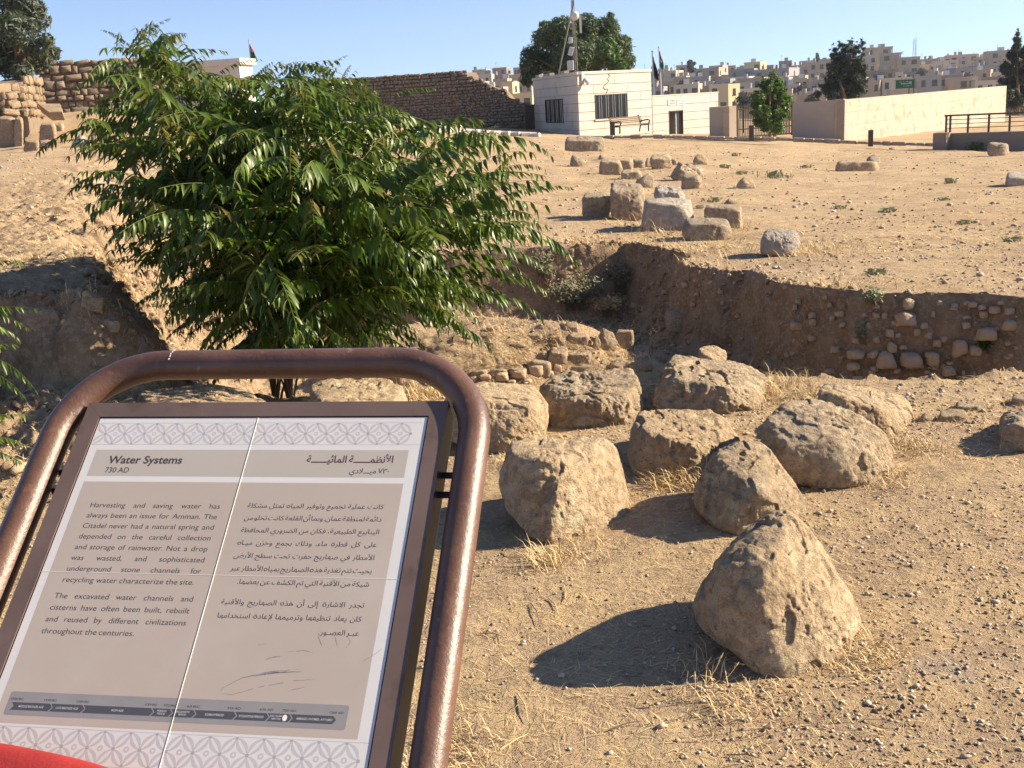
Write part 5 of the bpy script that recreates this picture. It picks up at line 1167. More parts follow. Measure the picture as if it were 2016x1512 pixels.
# scuffs
rr = random.Random(3)
def stroke(p, w, k=1):
    mb_ = []; n = 24; P = []
    for i in range(n + 1):
        t = i / n * (len(p) - 1); j = min(int(t), len(p) - 2); f = t - j; P.append((p[j][0] * (1 - f) + p[j + 1][0] * f, p[j][1] * (1 - f) + p[j + 1][1] * f + rr.uniform(-.0003, .0003)))
    for i in range(n):
        if rr.random() < .12: continue
        (a, b), (c, d) = P[i], P[i + 1]; L = hypot(c - a, d - b); nx, ny = -(d - b) / L, (c - a) / L; w0 = w * sin(pi * (i + .3) / (n + .6)) * rr.uniform(.5, 1); SM.add([sp(a - nx * w0, b - ny * w0, .00014), sp(c - nx * w0, d - ny * w0, .00014), sp(c + nx * w0, d + ny * w0, .00014), sp(a + nx * w0, b + ny * w0, .00014)], [(0, 1, 2, 3)])
SM = MB()
for p, w in (([(.335, -.462), (.336, -.455), (.360, -.440), (.400, -.429), (.440, -.424)], .0007), ([(.335, -.4625), (.352, -.464), (.395, -.450), (.435, -.441), (.465, -.4375)], .0006), ([(.375, -.437), (.40, -.431), (.43, -.428)], .0018), ([(.385, -.434), (.41, -.430), (.445, -.4275)], .0012),
              ([(.385, -.414), (.395, -.409), (.41, -.406)], .001), ([(.455, -.372), (.462, -.384), (.466, -.39)], .0005), ([(.48, -.372), (.488, -.39)], .0005), ([(.497, -.37), (.505, -.382), (.5, -.392)], .0004), ([(.37, -.392), (.385, -.388)], .0006), ([(.43, -.455), (.455, -.449)], .0005),
              ([(.519, -.4135), (.531, -.407), (.545, -.397), (.553, -.388)], .0004), ([(.415, -.40), (.44, -.397), (.455, -.399)], .0005)): stroke(p, w)
SM.build('scuff_mark', MAT['smudge'], sign)
# red padded bag resting on the lower edge of the sign
bagc = sp(.115, -.672, .045); bag = thing('bag', tuple(bagc), 'smooth red padded bag resting on the lower left edge of the sign', 'bag')
D_, F_ = ico(5); Q = np.sign(D_) * np.abs(D_) ** .75; wob = 1 + .03 * fbm(D_ * 1.5, 2, 4)
Q = (Q * np.array([.245, .105, .036])) * wob[:, None]; Rm = np.array(SR @ Matrix.Rotation(-.13, 3, 'Z')); Q = Q @ Rm.T
link('bag_body', mesh_np('bag_body', Q, F_, True), MAT['red'], bag)
tr_ = []
for i in range(40): a = 2 * pi * i / 40; tr_.append(bagc + Vector(Rm @ np.array([.24 * np.sign(cos(a)) * abs(cos(a)) ** .75, .1 * np.sign(sin(a)) * abs(sin(a)) ** .75, .002])))
mb = MB(); mb.tube(tr_ + [tr_[0]], .003, 6, False); mb.build('piping', MAT['red'], bag, smoothed=True)

# ------------------------------------------------------------------ the large shrub with drooping feather leaves
def leaflet(L, W, droop, curl, nseg=4):
    V = []; w = [.25, 1.0, .92, .55, .0]
    for i in range(nseg + 1):
        t = i / nseg; x = L * t; z = -droop * L * t * t
        ww = W * w[i]
        V += [(x, ww, z + ww * .42 - curl * t * ww), (x, 0, z), (x, -ww, z + ww * .42 + curl * t * ww)]
    F = []
    for i in range(nseg):
        a = 3 * i; F += [(a, a + 1, a + 4, a + 3), (a + 1, a + 2, a + 5, a + 4)]
    return np.array(V), np.array(F)
def frond(incl, length, pairs, seed, young=0, leafL=.105, gather=.55):
    """compound leaf in the x-z plane: starts at angle incl above the horizon and bends down; leaflets hang"""
    rr = random.Random(seed); n = 26; p = Vector((0, 0, 0)); a = incl; P = [p.copy()]; T = []
    sag = rr.uniform(.55, 1.25) * (.6 + .5 * cos(incl))
    for i in range(n):
        d = Vector((cos(a), 0, sin(a))); T.append(d); p = p + d * length / n; P.append(p.copy()); a -= sag / n * (.5 + i / n)
    T.append(T[-1]); side = rr.uniform(-.25, .25); V, F, A, nv = [], [], [], 0
    # stalk
    for i in range(n + 1):
        r_ = .0035 * (1 - .7 * i / n); up = Vector((-T[i].z, 0, T[i].x))
        V.append([P[i] + Vector((0, r_, 0)), P[i] - Vector((0, r_, 0)), P[i] + up * r_])
    VV = [np.array([v[:] for t in V for v in t])]; FF = []
    for i in range(n):
        for k in range(3): FF.append((3 * i + k, 3 * i + (k + 1) % 3, 3 * i + 3 + (k + 1) % 3, 3 * i + 3 + k))
    FF = [np.array(FF)]; AA = [np.full(3 * (n + 1), .25 + .6 * young)]; nv = 3 * (n + 1)
    for k in range(pairs):
        t = .16 + .84 * (k + .3) / pairs; j = min(n, int(t * n)); base = P[j]; tg = T[j]
        size = leafL * (1 - .55 * max(0, (t - .6) / .4)) * (.75 + .25 * min(1, t / .3)) * rr.uniform(.85, 1.1)
        for s in (1, -1):
            if rr.random() < .04: continue
            Lf, Ff = leaflet(size, size * rr.uniform(.108, .138), rr.uniform(.1, .55), rr.uniform(-1.2, 1.2))
            out = Vector((0, s, 0)); hang = gather + rr.uniform(-.07, .1)
            d = (out * (1 - hang) + tg * .42 + Vector((0, 0, -1)) * hang * .9).normalized()
            nrm = Vector((0, 0, 1)) * .9 + out * .5 * hang * 1.2 + tg * rr.uniform(-.55, .35); nrm = (nrm - d * nrm.dot(d)).normalized(); sd_ = nrm.cross(d)
            R_ = np.array(Matrix((d, sd_, nrm)).transposed()); VV.append(Lf @ R_.T + np.array(base)); FF.append(Ff + nv); nv += len(Lf)
            AA.append(np.full(len(Lf), min(1, max(0, (t - .8) * 1.6 * young + young * .35 + rr.uniform(-.04, .08)))))
    V = np.vstack(VV); V[:, 1] += side * V[:, 0] ** 2
    return V, np.vstack(FF), np.concatenate(AA)
FV = []; INC = [1.15, .85, .55, .3, .05, -.25, -.6]
for i, inc in enumerate(INC):
    for k in range(3): FV.append((inc, frond(inc, .66 + .08 * k, 15 + k, 40 + i * 5 + k, .1 if k else .35, .098, .22 + .17 * k)))
YV = [(inc, frond(inc, .40, 11, 90 + i, .9, .09, .5)) for i, inc in enumerate(INC)]
shrub_base = Vector((-1.42, 6.7, hz(-1.42, 6.7)))
TIPS = [(235, 95, .1, .8), (300, 75, .2, .8), (375, 165, .1, .8), (455, 175, 0, .8), (530, 138, .2, .8), (600, 140, 0, .8), (675, 148, .1, .8), (745, 205, 0, .8), (265, 160, 0, .9), (350, 195, -.2, .9), (450, 215, -.3, .9), (550, 215, -.3, .9), (650, 225, -.3, .9), (268, 112, .1, 1.2), (330, 150, .0, .9), (410, 170, .25, .9), (490, 168, -.1, .9), (560, 160, .3, 1), (635, 172, .0, 1), (705, 185, -.2, 1), (290, 230, -.3, 1), (395, 250, -.45, 1), (505, 255, -.4, 1), (600, 265, -.55, 1), (690, 255, -.5, 1), (760, 260, .1, 1),
        (835, 300, -.1, 1), (905, 300, .2, .9), (255, 330, .0, 1), (345, 350, -.5, 1), (450, 370, -.65, 1), (565, 380, -.75, 1), (680, 370, -.7, 1), (790, 380, -.5, 1), (880, 390, -.2, 1), (950, 385, .1, 1), (290, 440, -.2, .9), (390, 470, -.6, 1), (505, 490, -.8, 1), (620, 480, -.8, 1),
        (735, 480, -.65, 1), (850, 480, -.4, 1), (930, 490, -.1, .9), (470, 330, .5, 1), (640, 330, .6, 1), (800, 400, .6, 1), (360, 420, .5, 1), (560, 430, .5, 1), (720, 430, .5, 1), (850, 560, -.1, .8), (440, 560, -.4, .8), (560, 590, -.6, .85), (680, 580, -.4, .8), (760, 570, .2, .8), (350, 540, .1, .7), (900, 440, .4, .9)]
shrub = thing('shrub', tuple(shrub_base), 'large green shrub with long drooping feather-like leaves behind the sign', 'shrub')
LEAVES = []
def grow(root, base, tips, Yc, nf, seed, scale=1.0, stems='stem'):
    rr = random.Random(seed); loc = []
    for ti, (px_, py_, dy, sc) in enumerate(tips):
        tip = aty(px_, py_, Yc + dy); ground = base + Vector((rr.uniform(-.009, .009), rr.uniform(-.012, .012), -.04)) + Vector((-.045 if ti % 2 else .045, 0, 0)) + (Vector((.38, .1, 0)) if ti % 4 == 3 and px_ > 560 else Vector())
        hgt = tip.z - ground.z; P = []
        for i in range(11):
            t = i / 10; q = ground.lerp(tip, t); q.z = ground.z + hgt * (t ** .8); out = Vector((tip.x - ground.x, tip.y - ground.y, 0)); q -= out * .28 * sin(pi * t) * (1 - t * .3); P.append(q)
        r0 = .0065 * rr.uniform(.7, 1.2); mb = MB(); mb.tube(P, [r0 * (1 - .6 * i / 10) for i in range(11)], 7); mb.build(stems, MAT['bark'], root, smoothed=True)
        ax = (P[-1] - P[-4]).normalized(); L = (P[-1] - P[-5]).length; ph = rr.uniform(0, 6.28); outaz = atan2(tip.y - base.y, tip.x - base.x)
        for k in range(nf):
            t = k / (nf - 1); pos = P[5].lerp(P[10], .2 + .8 * t); az = ph + k * 2.39996
            inc = -.35 + 1.25 * t ** 1.3 + .25 * cos(az - outaz) * ax.z + rr.uniform(-.2, .2)
            s = sc * scale * (.62 + .5 * sin(pi * min(1, .25 + .75 * (1 - t)))) * rr.uniform(.85, 1.1)
            loc.append((pos, az, inc, s, t > .86))
    return loc
LEAVES = grow(shrub, shrub_base, TIPS, 6.6, 15, 5, 1.22)
# long single leaves that make the outline
for (x0, y0, x1, y1, dy, inc_) in [(975, 392, 1128, 412, 0, .3), (905, 285, 1070, 298, .1, .3), (905, 440, 1100, 516, 0, .05), (880, 540, 1065, 612, -.1, .05), (840, 600, 1045, 615, -.2, .3), (790, 630, 935, 692, -.2, .05), (880, 250, 940, 240, .1, .85), (285, 120, 437, 96, .1, .3), (262, 95, 345, 62, .1, .85),
        (262, 95, 206, 84, .1, .85), (420, 150, 500, 128, .0, .55), (250, 240, 112, 368, 0, .05), (270, 330, 150, 400, -.1, .05), (300, 440, 202, 468, -.1, .05), (340, 560, 280, 612, -.2, -.25), (420, 610, 385, 690, -.3, -.25), (560, 660, 600, 790, -.5, -.6), (500, 660, 478, 780, -.4, -.6), (450, 640, 415, 690, -.4, -.6),
        (640, 640, 690, 690, -.3, -.25), (690, 620, 800, 690, -.2, -.25), (760, 190, 830, 240, .2, .3), (520, 150, 590, 128, .1, .55), (620, 160, 690, 125, .2, .85), (940, 480, 1095, 500, .1, .3), (960, 350, 1050, 345, 0, .55), (860, 480, 1040, 560, -.2, .05), (800, 560, 960, 640, -.3, .05), (200, 280, 130, 235, .1, .3), (330, 520, 220, 470, -.2, .3)]:
    a_ = aty(x0, y0, 6.6 + dy); b_ = aty(x1, y1, 6.6 + dy); LEAVES.append((a_, 0.12 if x1 > x0 else pi - .12, inc_, (b_ - a_).length / .60, False, True))
# keep the crown inside the outline the photograph shows
OUT = [(95, 372), (150, 210), (200, 90), (262, 28), (350, 52), (440, 90), (400, 140), (495, 150), (540, 112), (620, 122), (700, 118), (740, 170), (810, 225), (950, 228), (1075, 290), (1140, 408), (1105, 520), (1050, 620), (960, 690), (820, 705), (640, 800), (470, 800), (360, 700), (300, 610), (200, 480), (130, 420)]
def inside(x, y):
    c = False; n = len(OUT)
    for i in range(n):
        (ax, ay), (bx, by) = OUT[i], OUT[(i + 1) % n]
        if (ay > y) != (by > y) and x < (bx - ax) * (y - ay) / (by - ay) + ax: c = not c
    return c
def pix(P):
    d = P - CAM; k = d.dot(CW); return 1008 + FPX * d.dot(CR) / k, 756 - FPX * d.dot(CU) / k
_lm = {}
def put_leaves(root, leaves, limit=300, clip=True, sizelim=1.0):
    items = []
    rr = random.Random(1)
    for e_ in leaves:
        pos, az, inc, s, yng = e_[:5]; clip_ = clip and len(e_) == 5
        bank = YV if yng else FV; cand = sorted(range(len(bank)), key=lambda i: abs(bank[i][0] - inc) + rr.random() * .12)[0]
        V, F, A = bank[cand][1]; ok = True
        if clip_:
            for tries in range(7):
                c, s_ = cos(az), sin(az); bad = 0
                for fi in (.55, .8, 1.0):
                    i3 = int(fi * 26) * 3; v = V[i3] * s; q = pos + Vector((v[0] * c, v[0] * s_, v[2])); x, y = pix(q); bad += not inside(x, y)
                if bad == 0: break
                s *= .84
            if bad > 0: continue
        items.append((pos, az, s, yng, cand))
    items.sort(key=lambda k: (k[0] - CAM).length / k[2])
    AV, AF2, AA, nv = [], [], [], 0
    for i, (pos, az, s, yng, cand) in enumerate(items):
        V, F, A = (YV if yng else FV)[cand][1]
        if i < limit:
            key = (yng, cand)
            if key not in _lm: _lm[key] = mesh_np('leaf', V, F, True, A)
            o = link('leaf', _lm[key], MAT['leaf'], root); o.location = pos - ORG[root]; o.rotation_euler = (0, 0, az); o.scale = (s, s, s)
        else:
            R_ = np.array(Matrix.Rotation(az, 3, 'Z')); AV.append((V * s) @ R_.T + np.array(pos - ORG[root])); AF2.append(F + nv); nv += len(V); AA.append(A)
    if AV: o = link('inner_leaves', mesh_np('inner_leaves', np.vstack(AV), np.vstack(AF2), True, np.concatenate(AA)), MAT['leaf'], root); o['kind'] = 'stuff'
put_leaves(shrub, LEAVES)
b2 = Vector((-2.55, 4.6, hz(-2.55, 4.6))); shrub2 = thing('shrub', tuple(b2), 'second feathery shrub of which only leaf tips enter at the left edge', 'shrub')
EX = []
for (x0, y0, x1, y1, inc_) in [(-150, 545, 32, 592, .3), (-150, 640, 15, 652, .3), (-150, 690, 34, 722, .05), (-130, 850, 44, 882, .3), (-160, 600, 18, 640, .05), (-140, 880, 20, 905, .05)]:
    a_ = aty(x0, y0, 4.4); b_ = aty(x1, y1, 4.4); EX.append((a_, .1, inc_, (b_ - a_).length / .60, False))
put_leaves(shrub2, EX + grow(shrub2, b2, [(-150, 620, 0, .8), (-190, 720, .1, .8), (-140, 830, -.1, .8), (-230, 600, .2, .8)], 4.5, 10, 9, .8), clip=False)

# ------------------------------------------------------------------ trees far off
def leaf_cloud(centers, n, size, seed, flat=.6, surf=.7):
    g = np.random.default_rng(seed); C_ = np.array([c[:3] for c in centers]); R_ = np.array([c[3] for c in centers]); pr = R_ ** 2; k = g.choice(len(C_), n, p=pr / pr.sum())
    d = g.normal(size=(n, 3)); d /= np.linalg.norm(d, axis=1)[:, None]; rad = R_[k] * (surf + (1 - surf) * g.random(n)) * np.where(g.random(n) < .3, g.random(n), 1); rad *= 1 + .22 * fbm(d * 2.5 + k[:, None], 2, seed)
    P = C_[k] + d * rad[:, None] * np.array([1, 1, .85]); nr = d + g.normal(size=(n, 3)) * .7 + np.array([0, 0, .4]); nr /= np.linalg.norm(nr, axis=1)[:, None]
    t = np.cross(nr, g.normal(size=(n, 3))); t /= np.linalg.norm(t, axis=1)[:, None]; b = np.cross(nr, t); s = size * g.uniform(.6, 1.3, n)
    V = np.stack([P - t * s[:, None], P + b * s[:, None] * flat * .5, P + t * s[:, None], P - b * s[:, None] * flat * .5], 1).reshape(-1, 3)
    return V, np.arange(n * 4).reshape(-1, 4), np.repeat((g.random(n) < .05) * .6, 4)
def spikes(lst, Y, n=7):
    out = []
    for x0, y0, x1, y1, r0 in lst:
        for i in range(n): t = i / (n - 1); out.append((x0 + (x1 - x0) * t, y0 + (y1 - y0) * t, r0 * (1 - .82 * t)))
    return out
def tree(name, label, base, centers, n, size, mat, limbs, seed, tr=.2, flat=.6, cat='tree', group=None):
    o = thing(name, tuple(base), label, cat, group); b = Vector(base)
    mb = MB(); topc = Vector(centers[0][:3]); mb.tube([b - Vector((0, 0, .3)), b.lerp(topc, .35) + Vector((tr * .3, 0, 0)), b.lerp(topc, .9)], [tr, tr * .75, tr * .3], 8); mb.build('trunk', MAT['bark'], o, smoothed=True)
    rr = random.Random(seed)
    for c in centers[:limbs]:
        c = Vector(c[:3]); s = b.lerp(topc, rr.uniform(.3, .55)); m = s.lerp(c, .5) + Vector((0, 0, .1 * (c - s).length)); mb = MB(); mb.tube([s, m, c], [tr * .5, tr * .32, tr * .1], 5); mb.build('limb', MAT['bark'], o)
    V, F, A = leaf_cloud([(c[0] - b.x, c[1] - b.y, c[2] - b.z, c[3]) for c in centers], n, size, seed, flat); link('crown', mesh_np('crown', V, F, False, A), MAT[mat], o); return o
def cpx(lst, Y, k=1.0, dy=0):
    out = []
    for i, e in enumerate(lst):
        x, y, r = e[:3]; off = (((i * 37) % 11) / 11 - .5) * dy; p = aty(x, y, Y + off); out.append((p.x, p.y, p.z, r * Y / FPX * k))
    return out
cl = [(1130, 110, 42), (1075, 75, 26), (1050, 110, 26), (1105, 60, 30), (1150, 52, 30), (1190, 62, 32), (1215, 95, 30), (1232, 120, 20), (1090, 120, 34), (1175, 105, 36), (1045, 140, 22), (1060, 160, 14), (1038, 160, 12), (1130, 75, 36), (1200, 45, 12), (1202, 30, 7), (1230, 82, 14), (1035, 128, 12), (1070, 50, 10), (1215, 125, 26), (1150, 130, 34), (1100, 150, 30)]
tree('broad_tree', 'big round dark green tree rising behind the small white building', aty(1140, 235, 78), cpx(cl, 78, 1, 5), 42000, .14, 'treeleaf', 14, 3, .3)
cl2 = [(1190, 100, 18), (1208, 118, 16), (1180, 118, 14), (1222, 128, 12), (1200, 85, 12), (1212, 100, 14)]
b_ = aty(1190, 235, 73); tree('slender_tree', 'smaller yellow-green tree in front of the right half of the round tree', b_, cpx(cl2, 73, 1, 1), 4200, .15, 'treeleaf2', 4, 8, .15)
cl = spikes([(1515, 175, 1522, 140, 7), (1505, 180, 1503, 150, 6), (1530, 175, 1542, 158, 6), (1495, 200, 1478, 186, 7), (1538, 200, 1558, 190, 7), (1495, 225, 1476, 222, 6), (1540, 225, 1556, 232, 6), (1505, 170, 1490, 168, 5), (1535, 190, 1552, 172, 5)], 53) + [(1515, 195, 20), (1510, 165, 12), (1522, 150, 8), (1495, 190, 14), (1532, 175, 13), (1545, 198, 14), (1500, 220, 18), (1525, 225, 20), (1488, 205, 10), (1510, 245, 16), (1545, 215, 10), (1525, 160, 12), (1530, 250, 14), (1495, 240, 12)]
tree('young_tree', 'bright green bushy young tree standing before the barred gate', aty(1515, 268, 53), cpx(cl, 53, 1, 1.2), 9000, .12, 'treeleaf2', 8, 12, .07)
rr = random.Random(6)
SPK = [(1668 + dx * .5, 140 + abs(dx) * .4, 1668 + dx, yt, 9) for dx, yt in ((-34, 98), (-28, 88), (-17, 82), (-8, 88), (2, 80), (10, 76), (19, 82), (28, 78), (36, 84), (-24, 104), (14, 90), (30, 96))] + [(1668 + dx * .6, 175, 1668 + dx, yt, 10) for dx, yt in ((-46, 150), (-55, 168), (38, 135), (40, 155), (34, 120), (-40, 128))]
cl = spikes(SPK, 90) + [(1668, 150, 24), (1668, 120, 17), (1650, 112, 10), (1645, 98, 6), (1665, 95, 10), (1680, 100, 10), (1690, 92, 6), (1698, 85, 5), (1676, 84, 5), (1640, 130, 12), (1645, 165, 18), (1688, 150, 16), (1700, 138, 6), (1630, 178, 12), (1695, 175, 14), (1610, 185, 8), (1668, 180, 26), (1640, 185, 16), (1704, 130, 4), (1655, 88, 5), (1690, 120, 9), (1640, 110, 6)]
tree('conifer_tree', 'dark spiky conifer behind the shaded end of the boundary wall', aty(1668, 215, 90), cpx(cl, 90, 1, 2), 17000, .2, 'conifer', 6, 15, .22, .35)
cl = spikes([(2002, 120, 2004, 58, 9), (2000, 100, 2011, 72, 6), (1995, 140, 1976, 118, 7), (1998, 150, 1968, 138, 7), (2008, 130, 2022, 92, 8), (1996, 118, 1985, 98, 5), (1995, 175, 1966, 160, 7), (2004, 90, 1996, 74, 4)], 95) + [(2010, 150, 17), (2002, 120, 11), (2000, 95, 9), (2001, 78, 6), (2003, 66, 4), (1985, 140, 12), (1975, 132, 7), (1992, 110, 10), (2016, 105, 14), (1990, 165, 16), (1982, 185, 14), (2020, 135, 20), (2025, 180, 24), (1972, 158, 6), (2000, 195, 18), (2030, 95, 14)]
tree('conifer_tree', 'tall ragged conifer at the right edge of the photo', aty(2004, 230, 95), cpx(cl, 95, 1, 2), 14000, .2, 'conifer', 6, 18, .2, .4)
tree('conifer_tree', 'tiny dark conifer standing on the far skyline left of centre hill', aty(1359, 150, 430), cpx([(1359, 130, 7), (1358, 122, 5), (1362, 138, 8), (1366, 125, 4)], 430), 700, .7, 'conifer', 0, 21, .4)
tree('conifer_tree', 'tiny pointed tree on the skyline left of the tall conifer', aty(1609, 125, 470), cpx([(1609, 110, 2.5), (1609, 117, 5), (1609, 106, 1.5)], 470), 400, .6, 'conifer', 0, 22, .3)
cl = [(30, 60, 40), (70, 40, 26), (20, 15, 36), (90, 80, 16), (105, 100, 12), (110, 112, 8), (70, 95, 22), (40, 110, 32), (75, 125, 22), (20, 130, 30), (90, 115, 14), (45, 140, 22), (60, 10, 26), (-20, 60, 40), (-20, 120, 36), (80, 20, 12), (95, 92, 12), (0, 95, 20), (30, -20, 34)]
tree('tall_tree', 'airy grey-green tree at the top left corner above the ruin', aty(30, 175, 55), cpx(cl, 55, 1, 3), 9500, .17, 'eucleaf', 14, 25, .12, .5)
for i, (x, y, Yt, w_, l) in enumerate(FT):
    tree('town_tree', l, aty(x, y + w_ * 2, Yt), cpx([(x, y, w_), (x - w_ * .7, y + w_ * .5, w_ * .8), (x + w_ * .8, y + w_ * .5, w_ * .7), (x, y + w_, w_)], Yt), 1500, .28, 'conifer', 0, 60 + i, .2, group='trees among the far houses')
# low scrub behind the wall on the right
tree('bush', 'green bush under the railing wall at right', hit(1918, 295, 20), [tuple(hit(1918 + dx, 295, 20) + Vector((0, 0, .12))) + (.22,) for dx in (-8, 0, 9)], 250, .06, 'treeleaf2', 0, 33, .02, cat='bush')
# scrub in the trench
def scrub(label, px_, py_, w, h, n, seed, mat='shrubdry', size=.02):
    b = hit(px_, py_, 6.8); s = b.y / FPX; g = random.Random(seed); o = thing('scrub', tuple(b), label, 'shrub', 'scrub growing in the trench'); V, F, nv = [], [], 0; mb = MB()
    for i in range(n):
        a = g.uniform(0, 2 * pi); r_ = g.uniform(.1, 1) * w * s * .5; tip = Vector((cos(a) * r_, sin(a) * r_ * .6, h * s * g.uniform(.3, 1))); m = tip * .5 + Vector((0, 0, .05)); st = Vector((g.uniform(-.3, .3) * w * s * .5, g.uniform(-.1, .1), -.02))
        q = [st, m + Vector((g.uniform(-.03, .03), 0, 0)), tip]
        for k in range(2):
            d = Vector((g.uniform(-1, 1), g.uniform(-1, 1), 0)).normalized() * .0025; mb.v += [q[k] - d, q[k] + d, q[k + 1] + d * .5, q[k + 1] - d * .5]; nn = len(mb.v); mb.f.append((nn - 4, nn - 3, nn - 2, nn - 1))
        for k in range(7):
            c = q[1].lerp(q[2], g.uniform(0, 1)) + Vector([g.gauss(0, .02) for _ in range(3)]); t = Vector([g.gauss(0, 1) for _ in range(3)]).normalized() * size; u = t.orthogonal().normalized() * size * .35; V += [c - t, c + u, c + t, c - u]; F.append((nv, nv + 1, nv + 2, nv + 3)); nv += 4
    mb.build('twigs', MAT['bark'], o, org=Vector((0, 0, 0))); link('foliage', mesh_np('foliage', [tuple(v) for v in V], F), MAT[mat], o); return o
scrub('dense grey-green scrub at the foot of the far trench wall', 1130, 606, 150, 62, 420, 1); scrub('thin grey scrub climbing the far trench wall near its corner', 1220, 575, 90, 60, 220, 2); scrub('tall thin weedy scrub at the right tips of the shrub', 1075, 560, 45, 60, 120, 3); scrub('bare dry stalks standing on the shaded trench floor', 1280, 700, 34, 52, 10, 4, 'straw', .006)
scrub('brown dry scrub low beside the dense grey-green scrub', 1195, 618, 70, 34, 160, 5, 'straw'); scrub('small tuft half way up the right trench face', 1695, 672, 30, 34, 60, 6, 'weed', .014); scrub('green tuft at the rim above the embedded stones', 1718, 598, 34, 20, 70, 7, 'weed', .02); scrub('fresh green plant low on the right trench face', 1942, 690, 20, 16, 40, 8, 'treeleaf2', .02)
# green weeds in the field
for i, (x, y, w, h, l) in enumerate([(1527, 349, 60, 18, 'widest patch of pale green weeds in the field'), (1430, 331, 28, 11, 'pale green weed patch above the lone half-buried stone'), (1458, 343, 24, 9, 'small green weed right of the stacked stones'), (1869, 361, 28, 14, 'green weed tuft at the far right of the field'), (1741, 418, 34, 13, 'green weed tuft in the middle right of the field'),
    (1404, 397, 36, 12, 'green weeds left of the small perched stone'), (1898, 441, 30, 12, 'green weed tuft right of the middle one'), (1725, 540, 40, 16, 'grey-green weed rosette near the trench edge'), (1378, 410, 14, 9, 'tiny bright weed beside the white block'), (1585, 331, 22, 9, 'small weed below the gate'), (1653, 411, 26, 8, 'faint weed patch mid right'), (1448, 307, 14, 9, 'tiny weed near the kerb'), (1860, 395, 24, 8, 'low weed below the far right tuft'), (1990, 475, 40, 12, 'weed patch at the right edge above the trench')]):
    b = hit(x, y, 8); s = b.y / FPX; g = random.Random(i); V, F = [], []; o = thing('weed', tuple(b), l, 'weed', 'green weeds in the field')
    for k in range(70):
        r_ = abs(g.gauss(0, .42)) * w * s * .5; a = g.uniform(0, 6.28); c = Vector((cos(a) * r_ * 1.2, sin(a) * r_ * 1.5, 0)); c.z = hz(b.x + c.x, b.y + c.y) - b.z; d = Vector((g.gauss(0, 1), g.gauss(0, 1), 0)).normalized() * .006 * (1 + s * 60); hh = h * s * g.uniform(.2, .75); n_ = len(V)
        V += [c - d, c + d, c + d * .2 + Vector((g.gauss(0, .03), 0, hh)), c - d * .2 + Vector((g.gauss(0, .03), 0, hh))]; F.append((n_, n_ + 1, n_ + 2, n_ + 3))
    link('foliage', mesh_np('foliage', [tuple(v) for v in V], F), MAT['weed'], o)

# ------------------------------------------------------------------ loose cover of the ground
def scatter_xy(n, r0, r1, a0=-28, a1=30, p=1.0, seed=1):
    g = np.random.default_rng(seed); u = g.random(n); r = (r0 ** (2 - p) + u * (r1 ** (2 - p) - r0 ** (2 - p))) ** (1 / (2 - p)) if p != 2 else r0 * (r1 / r0) ** u
    a = np.radians(g.uniform(a0, a1, n)); return r * np.sin(a), r * np.cos(a), r, g
def gravel(n, r0, r1, smin, smax, p, seed, expo=2.2):
    x, y, r, g = scatter_xy(n, r0, r1, p=p, seed=seed); z = height(x, y); tmpl = []
    keep = 1.5 * fbm(np.stack([x, y, x * 0], -1) * 1.1, 3, 50) + g.uniform(-.5, .5, n) > -.12; x, y, z, r = x[keep], y[keep], z[keep], r[keep]; n = len(x)
    s = smin + (smax - smin) * g.random(n) ** expo; s = s * np.clip(r / 5, 1, 3) ** .5
    B = np.array([(1, 0, 0), (-1, 0, 0), (0, 1, 0), (0, -1, 0), (0, 0, 1), (0, 0, -1), (.65, .65, .35), (-.6, .6, .4), (-.65, -.6, .3), (.6, -.65, .4)], float)
    bm = bmesh.new(); [bm.verts.new(b) for b in B]; bmesh.ops.convex_hull(bm, input=bm.verts[:]); bm.verts.index_update(); Fb = np.array([[v.index for v in f.verts] for f in bm.faces if len(f.verts) == 3]); Bv = np.array([v.co[:] for v in bm.verts]); bm.free()
    V = Bv[None] * g.uniform(.6, 1.15, (n, len(Bv), 1)) * np.stack([g.uniform(.7, 1.3, n), g.uniform(.5, 1, n), g.uniform(.35, .75, n)], -1)[:, None] * s[:, None, None]
    a = g.uniform(0, 2 * pi, n); c, d = np.cos(a)[:, None], np.sin(a)[:, None]; X = V[..., 0] * c - V[..., 1] * d; Y = V[..., 0] * d + V[..., 1] * c
    V = np.stack([X + x[:, None], Y + y[:, None], V[..., 2] + (z + s * .22)[:, None]], -1).reshape(-1, 3); F = (Fb[None] + (np.arange(n) * len(Bv))[:, None, None]).reshape(-1, 3); return V, F
Vs, Fs, nv = [], [], 0
for args in ((26000, 1.6, 6, .0012, .010, 1.0, 1), (1300, 1.6, 7, .005, .018, 1.0, 4), (12000, 4.5, 13, .003, .016, 1.0, 2), (4200, 8, 45, .005, .034, 1.1, 3)):
    V, F = gravel(*args); Vs.append(V); Fs.append(F + nv); nv += len(V)
o = link('gravel', mesh_np('gravel', np.vstack(Vs), np.vstack(Fs)), MAT['pebble']); tag(o, 'small pale stones strewn over the dry ground', 'gravel', kind='stuff')
Vs, Fs, nv = [], [], 0
for args in ((22000, 1.6, 6.5, .002, .011, 1.0, 11), (6500, 5, 16, .003, .018, 1.0, 12), (2600, 12, 45, .008, .026, 1.1, 13)):
    V, F = gravel(*args); V[:, 2] -= .0012; Vs.append(V); Fs.append(F + nv); nv += len(V)
o = link('soil_clods', mesh_np('soil_clods', np.vstack(Vs), np.vstack(Fs)), MAT['soil']); tag(o, 'crumbs and clods of dry tan soil on the ground', 'soil', kind='stuff')
